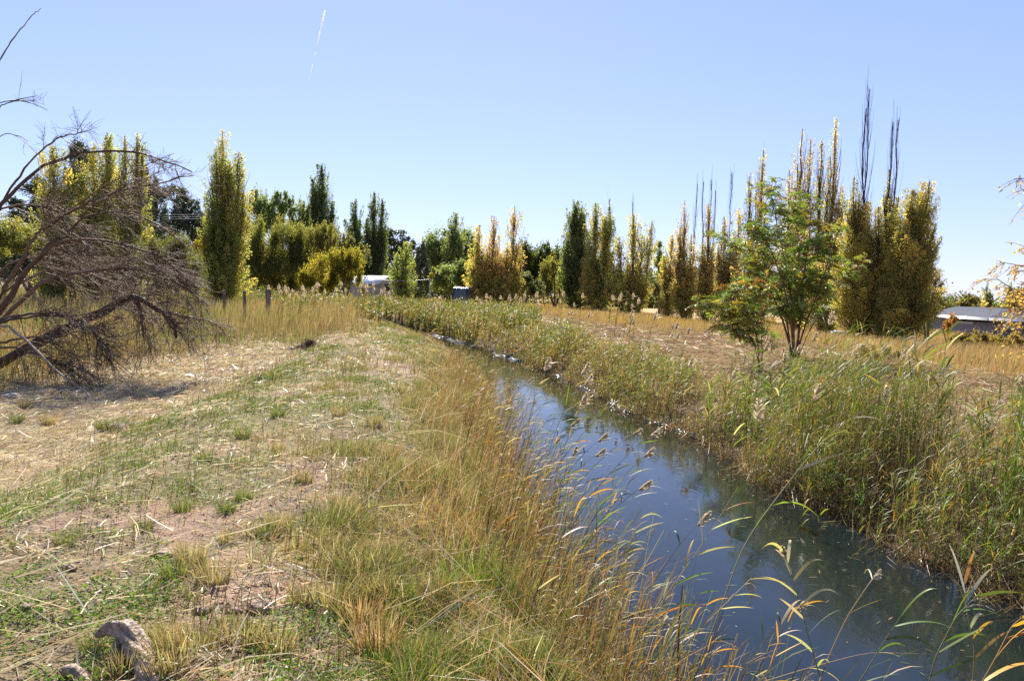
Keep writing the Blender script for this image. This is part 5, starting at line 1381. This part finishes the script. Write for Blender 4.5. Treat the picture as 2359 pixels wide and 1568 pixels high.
# tall reeds of the far bank
for (dx, dy, Y_, pl, lab) in [(1912, 735, 11.5, .22, 'tall plumed reed standing right of the green sapling'), (1955, 760, 11, 0, 'tall green reed with spread leaves right of the plumed one'), (2080, 815, 10.5, .24, 'tall reed with a feathery drooping tan plume near the golden grass'),
                              (2140, 775, 9.5, 0, 'tall green reed with pale upper leaves, left of the tallest'), (2182, 765, 9.2, 0, 'tallest green reed of the far bank with broad leaves'), (2112, 800, 9.8, 0, 'tall green reed leaning left beside the tallest ones'),
                              (1745, 948, 9.6, .30, 'large drooping golden plume low on the far bank'), (2352, 880, 9, .16, 'plumed reed at the right edge over the brown straw'), (1806, 822, 12, .16, 'plumed reed at the foot of the green sapling'),
                              (1762, 850, 12.5, .16, 'plumed reed between the two saplings'), (1838, 805, 12.6, .15, 'plumed reed just right of the sapling stems'), (2140, 870, 9.4, .14, 'short plumed reed below the tallest green reeds'),
                              (1700, 905, 11, 0, 'green reed leaning out left of the golden plume'), (1990, 850, 10, 0, 'green reed in front of the grey thistle bush'), (2165, 850, 9, 0, 'leafy green reed under the tallest reeds'), (2260, 930, 8.2, 0, 'leafy reed rising at the right over the straw'),
                              (1590, 835, 15, .24, 'fluffy plumed reed over the mid reach of the far bank'), (1480, 800, 18, .26, 'pale plumed reed where the far bank narrows'), (1690, 860, 12.5, .24, 'pale plumed reed left of the small browning sapling'), (1880, 905, 9.5, .22, 'tan plumed reed in the thick of the far bank reeds'), (2040, 905, 9, .2, 'tan plumed reed in front of the flattened brown straw'), (1640, 880, 13, 0, 'slim green reed over the mid part of the far bank'), (2310, 905, 8.6, 0, 'slim reed near the right edge of the far bank')]:
    tip = at(dx, dy, Y_)
    xb = tip[0] - RNG.uniform(-.05, .25); b0 = np.array([xb, Y_ - .1, float(H(np.array([xb]), np.array([Y_]))[0])])
    P = curve3(b0, np.array([xb, Y_, b0[2] * .4 + tip[2] * .6]), tip, 14)
    reed_at(P, lab, 'tall reeds of the far bank', nl=11 if not pl else 7, ll=.42, lw=.022, cols=R_G + R_G + [(.30, .30, .12)] + R_S[:1], plume=pl, stem_r=.005, u0=.35, scol=(.14, .16, .04), updir=1.3, flow=(.1, 0, 0))
for k in range(44):
    y_ = RNG.uniform(6.0, 15); x_ = float(xR(np.array([y_]))[0]) + RNG.uniform(.1, 1.5)
    put(P_green, (x_, y_, float(H(np.array([x_]), np.array([y_]))[0])), RNG.uniform(1.0, 1.45), 'broad leaved green reed standing above the reeds of the far bank', 'green reeds standing out of the far reed bed', RNG.uniform(0, 6.28))
for k in range(26):
    y_ = RNG.uniform(13, 30); x_ = float(xR(np.array([y_]))[0]) + RNG.uniform(.1, 3.0)
    put(P_gpl, (x_, y_, float(H(np.array([x_]), np.array([y_]))[0])), RNG.uniform(.95, 1.5), 'plumed reed standing above the middle reach of the far reed bed', 'plumed reeds along the middle of the far bank', RNG.uniform(-.8, .8))
for k in range(72):
    if k < 42: dx, Y_ = RNG.uniform(610, 900), RNG.uniform(37, 46)
    else: dx, Y_ = RNG.uniform(960, 1480), RNG.uniform(30, 50)
    g_ = ground_pt(dx, Y_)
    put(P_far, g_, RNG.uniform(1.45, 2.0), 'distant plumed reed at the bend of the stream', 'distant plumed reeds at the stream bend', RNG.uniform(-.8, .8))

# foreground reeds crossing the lower right
def fg(pts, Y0, Y1, lab, **kw):
    n = len(pts); c = [at(dx, dy, Y0 + (Y1 - Y0) * k / (n - 1)) for k, (dx, dy) in enumerate(pts)]
    return reed_at(smooth_path(c, 22), lab, 'foreground reeds', **kw)
fg([(1575, 1620), (1660, 1400), (1712, 1250), (1800, 1130), (1895, 1010), (2016, 925)], 3.9, 5.2, 'long arching green and tan reed crossing the water to the far bank', nl=9, ll=.42, lw=.013, cols=R_G + OLIVE + R_S, stem_r=.0045, u0=.35, scol=(.26, .24, .10), flow=(.35, 0, 0))
fg([(1915, 1640), (1880, 1530), (1850, 1420), (1825, 1330), (1806, 1270)], 3.7, 3.7, 'silver leaved reed with spread pale blades in front of the dark water', nl=10, ll=.30, lw=.017, cols=R_S + [(.30, .33, .16)], stem_r=.0035, u0=.2, plume=.06, scol=(.20, .22, .09), flow=(-.1, 0, .1))
fg([(1865, 1640), (1900, 1530), (1950, 1420), (2000, 1345), (2018, 1322)], 3.6, 3.8, 'thin tan grass stem with a small drooping seed head over the dark water', nl=2, ll=.2, lw=.006, cols=R_S, stem_r=.0042, plume=.07, scol=(.40, .29, .15))
fg([(2235, 1640), (2245, 1500), (2225, 1400), (2220, 1330)], 3.8, 4.2, 'reed with bright orange dead blades at the right over the water', nl=7, ll=.36, lw=.018, cols=R_O + R_S[:1], stem_r=.004, u0=.25, scol=(.30, .22, .08), updir=1.4)
fg([(2210, 1660), (2290, 1520), (2330, 1440), (2380, 1400)], 3.4, 3.6, 'broad orange reed blade cluster at the bottom right corner', nl=6, ll=.42, lw=.022, cols=R_O, stem_r=.004, u0=.15, scol=(.34, .22, .07))
fg([(1558, 1640), (1563, 1450), (1572, 1345)], 3.6, 3.7, 'stiff dark brown broken reed stalk at the lower middle', nl=0, ll=.1, lw=.01, cols=R_O, stem_r=.0075, scol=(.13, .085, .045))
fg([(1380, 1640), (1450, 1500), (1540, 1360), (1620, 1250), (1700, 1120)], 3.9, 4.8, 'tall orange bladed reed leaning right in front of the blue water', nl=9, ll=.34, lw=.012, cols=R_O + R_G[:1] + R_S, stem_r=.0038, u0=.35, scol=(.36, .26, .12), flow=(.3, 0, .15))
fg([(1300, 1640), (1380, 1450), (1430, 1300), (1480, 1180)], 4.2, 5.0, 'tan reed with thin blades leaning over the near water edge', nl=7, ll=.30, lw=.010, cols=R_S + R_O[:1], stem_r=.0036, u0=.35, scol=(.36, .28, .15), flow=(.3, 0, .1))
fg([(1480, 1640), (1560, 1500), (1640, 1420), (1700, 1360), (1730, 1330)], 3.7, 4.1, 'pale wiry grass stem curving right at the lower middle', nl=5, ll=.22, lw=.007, cols=R_S, stem_r=.003, u0=.4, scol=(.42, .34, .2), flow=(.3, 0, 0))
fg([(1620, 1640), (1690, 1590), (1850, 1540), (2000, 1500), (2130, 1505)], 3.5, 3.9, 'long pale grass stem lying low across the bottom water', nl=2, ll=.2, lw=.006, cols=R_S, stem_r=.003, scol=(.45, .35, .22), flow=(.3, 0, 0))
fg([(1930, 1640), (1985, 1560), (2040, 1470), (2080, 1410)], 3.5, 3.6, 'green bladed reed rising at the bottom right beside the tan stem', nl=6, ll=.30, lw=.014, cols=R_G + [(.36, .34, .10)], stem_r=.0035, u0=.2, scol=(.2, .2, .07))
fg([(1350, 1640), (1350, 1450), (1372, 1280), (1375, 1150)], 4.0, 4.4, 'upright green brown reed stem at the near water edge', nl=5, ll=.26, lw=.011, cols=R_O[1:2] + R_G, stem_r=.0042, u0=.45, scol=(.16, .15, .05))
fg([(1690, 1660), (1760, 1560), (1790, 1500), (1800, 1420)], 3.4, 3.5, 'short orange bladed reed at the bottom edge', nl=5, ll=.22, lw=.012, cols=R_O + R_S, stem_r=.003, u0=.2, scol=(.3, .22, .09))
fg([(2120, 1660), (2150, 1520), (2200, 1420), (2260, 1360)], 3.6, 3.9, 'green reed with one yellowing blade near the bottom right', nl=7, ll=.34, lw=.014, cols=R_G + R_S[:1] + R_O[:1], stem_r=.0036, u0=.2, scol=(.2, .2, .07))
for k in range(26):
    dx = RNG.uniform(1180, 1720); Y_ = RNG.uniform(3.7, 4.6)
    x_ = at(dx, 1500, Y_)[0]; z_ = max(float(H(np.array([x_]), np.array([Y_]))[0]), WZ - .05)
    put(P_lean if k % 3 else P_thin, (x_, Y_, z_), RNG.uniform(.55, .95), 'wiry reed stem in the tangle at the bottom of the near bank', 'tangled reeds at the bottom of the near bank', RNG.uniform(-.5, .7))

# green shoots standing in the water
for (dx, dy, lab) in [(1842, 1225, 'small green reed shoot standing in the water off the far bank'), (1975, 1240, 'single green reed blade standing in the dark water'), (1880, 1240, 'bent yellowing reed shoot in the water')]:
    p = on_plane(dx, dy, WZ)
    P = smooth_path([p + [0, 0, -.1], p + [.01, 0, .12], p + [RNG.uniform(-.06, .06), 0, .28]], 10)
    reed_at(P, lab, 'reed shoots standing in the water', nl=3, ll=.20, lw=.016, cols=[(.20, .28, .04), (.34, .30, .05)], stem_r=.003, u0=.2, updir=1.8)

# thistle flowers
for (dx, dy, lab) in [(1325, 1526, 'upper purple thistle flower in the bank grass'), (1305, 1541, 'lower purple thistle flower in the bank grass')]:
    tip = at(dx, dy, 3.65); b0 = tip + np.array([-.05, .03, -.42])
    st, hd, cp = Buf(), Buf(), Buf()
    tubes(st, curve3(b0, (b0 + tip) / 2 + [.02, 0, 0], tip, 8), np.linspace(.003, .002, 8), np.array([.14, .17, .06]), 5)
    tubes(cp, np.array([[0, 0, -.012], [0, 0, -.006], [0, 0, .004], [0, 0, .009]]) + tip, np.array([.003, .009, .009, .006]), np.array([.13, .16, .06]), 10)
    n = 90; a = RNG.uniform(0, 2 * PI, n); r = np.sqrt(RNG.random(n)); d = norm(np.stack([np.cos(a) * r * .8, np.sin(a) * r * .8, np.ones(n)], 1))
    Q = tip + np.array([0, 0, .006]) + d[:, None] * (RNG.uniform(.010, .020, n))[:, None, None] * np.linspace(0, 1, 3)[None, :, None]
    strips(hd, Q, np.full((n, 3), .0022), pal([(.42, .10, .45), (.5, .16, .52), (.34, .07, .38)], n))
    build_thing('thistle', b0, lab, 'flower', [('stem', st, M_reed), ('flower_cup', cp, M_reed), ('flower_head', hd, M_plume)], None)

# ------------------------------------------------------------------ fence posts, wires, pole
for (dx, dyt, w_, lab) in [(516, 668, .075, 'left slim weathered fence post in the brown grass'), (563, 670, .075, 'middle slim weathered fence post in the brown grass')]:
    Y_ = 40; g_ = ground_pt(dx, Y_); tp = at(dx, dyt, Y_)
    b = Buf(); rough_tube(b, smooth_path([g_ - [0, 0, .2], (g_ + tp) / 2 + [.01, 0, 0], tp], 10), np.full(10, w_), (.17, .12, .10), 10, 5, .12)
    b.add(np.array([tp + [-.05, -.05, .0], tp + [.05, -.05, 0], tp + [.05, .05, .01], tp + [-.05, .05, .01]]), np.array([[0, 1, 2, 3]]), np.array([.2, .15, .12]))
    tag(b.build('fence_post', M_wood, None, g_), lab, 'post', 'old fence posts')
Y_ = 41; g_ = ground_pt(617, Y_); tp = at(617, 673, Y_)
b = Buf(); rough_tube(b, smooth_path([g_ - [0, 0, .2], (g_ + tp) / 2, tp], 10), np.linspace(.11, .13, 10), (.24, .18, .15), 14, 9, .2)
b2 = Buf(); box(b2, (-.24, -.18, 0), (.22, .18, .05), (.26, .22, .19), .3, tp); box(b2, (-.10, -.1, .05), (.12, .12, .15), (.18, .13, .10), .8, tp)
build_thing('post_stump', g_, 'thick old post stump capped with a board and debris in the brown grass', 'post', [('post', b, M_wood), ('cap_board', b2, M_wood)], 'old fence posts')
for k, (dya, dyb, lab) in enumerate([(484, 492, 'upper power cable crossing in front of the dark pines'), (490, 497, 'middle power cable crossing in front of the dark pines'), (494, 502, 'lower power cable crossing in front of the dark pines')]):
    p0 = at(-150, dya - 6, 60); p1 = at(505, dyb + 2, 57.5); s_ = np.linspace(0, 1, 24)[:, None]
    P = p0 + (p1 - p0) * s_ - np.array([0, 0, .5]) * (s_ * (1 - s_) * 4) * .4
    b = Buf(); tubes(b, P, np.full(24, .014), np.array([.40, .42, .45]), 4)
    tag(b.build('power_cable', M_wire, None, p0), lab, 'cable', 'power cables behind the dead tree')
Y_ = 82; g_ = ground_pt(990, Y_); tp = at(990, 640, Y_)
b = Buf(); tubes(b, smooth_path([g_, (g_ + tp) / 2, tp], 6), np.full(6, .06), np.array([.50, .48, .45]), 8)
b2 = Buf(); tubes(b2, smooth_path([tp + [-.1, 0, -.15], tp + [-2.5, 0, -.4], tp + [-6, .5, -.35]], 8), np.full(8, .016), np.array([.4, .4, .4]), 4)
build_thing('wire_pole', g_, 'thin pale pole with a wire by the small yellow sapling', 'pole', [('pole', b, M_wood), ('wire', b2, M_wire)])

# ------------------------------------------------------------------ white roofed house
def house():
    Y_ = 88; g_ = ground_pt(858, Y_); g_ = g_ + [0, 0, 0]
    ztop = at(858, 636, Y_)[2]; he = ztop - .75
    a = R(-28); hx, hy = 2.0, 1.55
    cs, sn = math.cos(a), math.sin(a)
    def T(x, y, z): return np.array([g_[0] + x * cs - y * sn, g_[1] + x * sn + y * cs, z])
    wl, rf, wd, dr_ = Buf(), Buf(), Buf(), Buf()
    z0 = g_[2] - .2
    c = [T(-hx, -hy, z0), T(hx, -hy, z0), T(hx, hy, z0), T(-hx, hy, z0), T(-hx, -hy, he), T(hx, -hy, he), T(hx, hy, he), T(-hx, hy, he), T(-hx, 0, ztop - .08), T(hx, 0, ztop - .08)]
    wl.add(np.array(c), np.array([[0, 1, 5, 4], [1, 2, 6, 5], [2, 3, 7, 6], [3, 0, 4, 7]]), np.array([.42, .40, .37]))
    wl.add(np.array(c), np.array([[5, 6, 9], [7, 4, 8]]), np.array([.42, .40, .37]))
    for sg in (-1, 1):
        e0, e1 = T(-hx - .25, sg * (hy + .3), he - .15), T(hx + .25, sg * (hy + .3), he - .15)
        r0, r1 = T(-hx - .25, 0, ztop), T(hx + .25, 0, ztop); up = np.array([0, 0, .06])
        v = np.array([e0, e1, r1, r0, e0 + up, e1 + up, r1 + up, r0 + up])
        rf.add(v, np.array([[0, 1, 2, 3], [4, 5, 6, 7], [0, 1, 5, 4], [1, 2, 6, 5], [2, 3, 7, 6], [3, 0, 4, 7]]), np.array([.72, .73, .74]))
    v = [T(hx + .02, -.5, he - .9), T(hx + .02, .5, he - .9), T(hx + .02, .5, he - .1), T(hx + .02, -.5, he - .1)]
    wd.add(np.array(v), np.array([[0, 1, 2, 3]]), np.array([.03, .035, .04]))
    v = [T(-.4, -hy - .02, z0), T(.4, -hy - .02, z0), T(.4, -hy - .02, he - .3), T(-.4, -hy - .02, he - .3)]
    dr_.add(np.array(v), np.array([[0, 1, 2, 3]]), np.array([.14, .10, .08]))
    build_thing('small_house', g_, 'small grey house with a bright white metal roof behind the reeds', 'house', [('wall', wl, M_plaster), ('roof', rf, M_metal), ('window', wd, M_glass), ('door', dr_, M_paint)])
house()

# ------------------------------------------------------------------ shed with canopy at the right
def shed():
    Pl = at(2110, 724, 118); Pr = at(2275, 737, 94); Pc = at(2440, 743, 91)
    ze = Pr[2]; Pl[2] = ze; Pc[2] = ze
    gz = float(H(np.array([Pr[0]]), np.array([Pr[1]]))[0]) - .2
    base = np.array([Pr[0], Pr[1], gz])
    u = norm((Pr - Pl) * [1, 1, 0]); n_ = np.array([-u[1], u[0], 0])      # n_ points away from the viewer
    dep = 9.0
    wl, rf, fa, po, wi, ra, be = Buf(), Buf(), Buf(), Buf(), Buf(), Buf(), Buf()
    zr = at(2205, 706, 104)[2]
    A, B_ = Pl.copy(), Pr.copy(); C_ = Pr + n_ * dep; D_ = Pl + n_ * dep
    R1 = (Pr + C_) / 2 - u * 5.0; R1[2] = zr; R2 = (Pl + D_) / 2 + u * 3.0; R2[2] = zr
    up = np.array([0, 0, .22])
    rf.add(np.array([A + up, B_ + up, R1, R2, C_ + up, D_ + up]), np.array([[0, 1, 2, 3], [4, 5, 3, 2]]), np.array([.09, .098, .12]))
    rf.add(np.array([B_ + up, C_ + up, R1, D_ + up, A + up, R2]), np.array([[0, 1, 2], [3, 4, 5]]), np.array([.085, .092, .115]))
    # canopy slab
    v2 = norm((Pc - Pr) * [1, 1, 0]); n2 = np.array([-v2[1], v2[0], 0])
    E0, E1 = Pr + v2 * .05, Pc; E2, E3 = Pc + n2 * 5, Pr + n2 * 5 + v2 * .05
    vv = [E0, E1, E2, E3]; vv = np.array(vv + [q + np.array([0, 0, .24]) for q in vv])
    rf.add(vv, np.array([[0, 3, 2, 1], [4, 5, 6, 7], [1, 2, 6, 5], [2, 3, 7, 6], [3, 0, 4, 7]]), np.array([.13, .135, .15]))
    # fascia boards
    def board(a, b, nrm, zl, zh, buf, c, t=.05):
        q = [a - nrm * t, b - nrm * t, b, a]
        v = np.array([p + np.array([0, 0, zl]) for p in q] + [p + np.array([0, 0, zh]) for p in q])
        buf.add(v, np.array([[0, 1, 2, 3], [4, 5, 6, 7], [0, 1, 5, 4], [1, 2, 6, 5], [2, 3, 7, 6], [3, 0, 4, 7]]), np.array(c))
    board(A, B_, n_, -.06, .28, fa, (.50, .50, .51)); board(E0 + v2 * .02, E1, n2, -.06, .28, fa, (.52, .52, .53))
    w0, w1 = Pl + n_ * .9, Pr + n_ * .9 - u * .6
    zb = gz - ze - .3
    board(w0, w1, -n_, zb, -.02, wl, (.30, .285, .285), .2); board(w1 - u * .05, w1 + n_ * 6 - u * .05, np.array([u[0], u[1], 0]), zb, -.03, wl, (.29, .275, .275), .18)
    s0 = w0 + (w1 - w0) * .52; s1 = w0 + (w1 - w0) * .76
    board(s0, s1, n_, -.72, -.42, wi, (.70, .70, .70), .06)
    board(w0 + (w1 - w0) * .30, w0 + (w1 - w0) * .985, n_, -.36, -.08, be, (.05, .045, .045), .03)  # dark strip along the top of the wall, below the fascia
    for f in (.16, .40, .62, .86):
        c = Pr + (Pc - Pr) * f + n2 * .6
        board(c - v2 * .12, c + v2 * .12, n2, zb, -.01, po, (.24, .22, .22), .24)
        c = c + n2 * 3.6
        board(c - v2 * .12, c + v2 * .12, n2, zb, -.01, po, (.2, .18, .18), .24)
    board(Pr + (Pc - Pr) * .17 + n2 * .5, Pr + (Pc - Pr) * .9 + n2 * .5, n2, -.95, -.78, ra, (.66, .66, .66), .12)
    th = build_thing('shed', base, 'low grey shed with blue grey metal roof and white edged canopy', 'shed',
                     [('wall', wl, M_plaster), ('roof', rf, M_metal), ('fascia', fa, M_paint), ('post', po, M_plaster), ('window_strip', wi, M_paint), ('dark_strip', be, M_paint), ('rail', ra, M_paint)])
    return base, Pr, Pc, v2, n2, gz
sb, sPr, sPc, sv, sn2, sgz = shed()
# white tank under the canopy
c = sPr + (sPc - sPr) * .27 + sn2 * 1.4; c[2] = sPr[2] - .55
b = Buf(); s_ = np.array([-.55, -.5, -.3, 0, .3, .5, .55])
tubes(b, c + sv * s_[:, None], np.array([.05, .22, .28, .29, .28, .22, .05]), np.array([.7, .7, .7]), 14)
b2 = Buf(); board_z = np.array([0, 0, 1.0])
for f in (-.35, .35):
    q = c + sv * f; tubes(b2, np.array([q - board_z * .25, q - board_z * (c[2] - sgz)]), np.array([.05, .05]), np.array([.2, .2, .2]), 6)
build_thing('water_tank', c, 'small white tank on legs under the canopy of the shed', 'tank', [('tank_body', b, M_paint), ('leg', b2, M_metal)])

# ------------------------------------------------------------------ vehicles half hidden by reeds and trees
def vehicle(name, dx, Y_, yaw, L_, Wd_, Hh, col, label, cat, van=False):
    g_ = ground_pt(dx, Y_)
    bd, gl, wh, rk, lt = Buf(), Buf(), Buf(), Buf(), Buf()
    if van: prof = [(-.5, .12), (-.5, .52), (-.47, .97), (-.40, 1.0), (.26, 1.0), (.36, .60), (.49, .52), (.5, .12)]
    else: prof = [(-.5, .20), (-.5, .60), (-.36, .66), (-.24, .97), (-.10, 1.0), (.08, .98), (.22, .66), (.46, .55), (.5, .42), (.5, .20)]
    pr = np.array(prof) * [L_, Hh]; n = len(pr)
    cs, sn = math.cos(yaw), math.sin(yaw)
    def T(a): a = np.asarray(a, float); return np.stack([a[..., 0] * cs - a[..., 1] * sn, a[..., 0] * sn + a[..., 1] * cs, a[..., 2]], -1) + g_
    tuck = np.where(pr[:, 1] > .62 * Hh, .86, 1.0)
    S = np.concatenate([np.stack([pr[:, 0], -Wd_ / 2 * tuck, pr[:, 1]], 1), np.stack([pr[:, 0], Wd_ / 2 * tuck, pr[:, 1]], 1)])
    F = np.array([[i, (i + 1) % n, n + (i + 1) % n, n + i] for i in range(n)])
    bd.add(T(S), F, np.array(col))
    mid = np.array([[0, 0, Hh * .45]])
    for sgn, o0 in ((-1, 0), (1, n)):
        cc = np.vstack([S[o0:o0 + n], [[0, sgn * Wd_ / 2, Hh * .45]]])
        bd.add(T(cc), np.array([[i, (i + 1) % n, n] for i in range(n)]), np.array(col))
    zt, zl = (.93, .58) if van else (.92, .68)
    for sgn in (-1, 1):
        y_ = sgn * (Wd_ / 2 * .87 + .012)
        for (a0, a1) in (((-.42, -.10), (-.06, .24)) if van else ((-.20, -.04), (-.01, .12))):
            gl.add(T(np.array([[a0 * L_, y_ * 1.10, zl * Hh], [a1 * L_, y_ * 1.10, zl * Hh], [a1 * L_, y_, zt * Hh], [a0 * L_, y_, zt * Hh]])), np.array([[0, 1, 2, 3]]), np.array([.02, .022, .026]))
    xr = -.5 * L_ - .012
    if van:
        gl.add(T(np.array([[xr, -Wd_ * .38, .60 * Hh], [xr, Wd_ * .38, .60 * Hh], [xr + .04, Wd_ * .33, .92 * Hh], [xr + .04, -Wd_ * .33, .92 * Hh]])), np.array([[0, 1, 2, 3]]), np.array([.02, .022, .026]))
        for s_ in (-1, 1):
            q = [-.42 * L_, s_ * Wd_ * .36, Hh]; e = [.22 * L_, s_ * Wd_ * .36, Hh]
            tubes(rk, T(np.array([[q[0], q[1], Hh + .02], [q[0] + .1, q[1], Hh + .09], [e[0] - .1, e[1], Hh + .09], [e[0], e[1], Hh + .02]])), np.full(4, .025), np.array([.6, .6, .6]), 6)
    for s_ in (-1, 1):
        lt.add(T(np.array([[xr, s_ * Wd_ * .38, .42 * Hh], [xr, s_ * Wd_ * .47, .42 * Hh], [xr, s_ * Wd_ * .47, .55 * Hh], [xr, s_ * Wd_ * .38, .55 * Hh]])), np.array([[0, 1, 2, 3]]), np.array([.35, .03, .02]))
        for f in (-.31, .31):
            tubes(wh, T(np.array([[f * L_, s_ * (Wd_ / 2 - .2), .31], [f * L_, s_ * (Wd_ / 2 - .19), .31], [f * L_, s_ * (Wd_ / 2 + .01), .31], [f * L_, s_ * (Wd_ / 2 + .02), .31]])), np.array([.05, .31, .31, .05]), np.array([.02, .02, .02]), 16)
    return build_thing(name, g_, label, cat, [('body', bd, M_carpaint), ('window', gl, M_glass), ('wheels', wh, M_bark), ('roof_rack', rk, M_paint), ('tail_lights', lt, M_paint)])
M_carpaint = solid_mat('car_paint', .22, .6)
vehicle('parked_van', 1068, 66, R(84), 3.8, 1.35, 2.35, (.018, .022, .060), 'dark blue van half hidden by reeds left of the yellow poplars', 'van', True)
vehicle('parked_car', 1938, 58, R(8), 3.9, 1.6, 1.35, (.72, .74, .76), 'white car glimpsed between the poplar trunks', 'car')
g_ = ground_pt(2098, 56)
b = Buf(); box(b, (-1.3, -.15, -.2), (1.3, .15, 1.05), (.42, .42, .44), .1, g_); b2 = Buf(); box(b2, (-1.36, -.2, 1.05), (1.36, .2, 1.12), (.36, .36, .38), .1, g_)
build_thing('low_wall', g_, 'short pale grey wall under the right end of the poplar row', 'wall', [('wall_body', b, M_plaster), ('coping', b2, M_plaster)])

# ------------------------------------------------------------------ contrail
b = Buf(); Yc = 5000.0
for (t0, t1, w0, w1) in [(0.0, .30, 2.3, 1.9), (.30, .55, 1.7, 1.1), (.60, .68, .8, .5), (.78, 1.0, .8, .3)]:
    k = np.linspace(t0, t1, 10); P = np.array([at(748 - 36 * q, 26 + 158 * q, Yc) for q in k])
    r = np.interp(k, [t0, t0 + .02, (t0 + t1) / 2, t1], [w0 * .5, w0, (w0 + w1) / 2, w1 * .3]) * Yc / FD * RNG.uniform(.85, 1.15, 10)
    tubes(b, P, r, np.array([.9, .9, .9]), 8)
M_trail = leaf_mat('ice_trail', .6, 1.0, 0.0, (1, 1, 1))
tag(b.build('contrail', M_trail, None, at(748, 26, Yc)), 'short broken white vapour trail high in the blue sky', 'contrail')
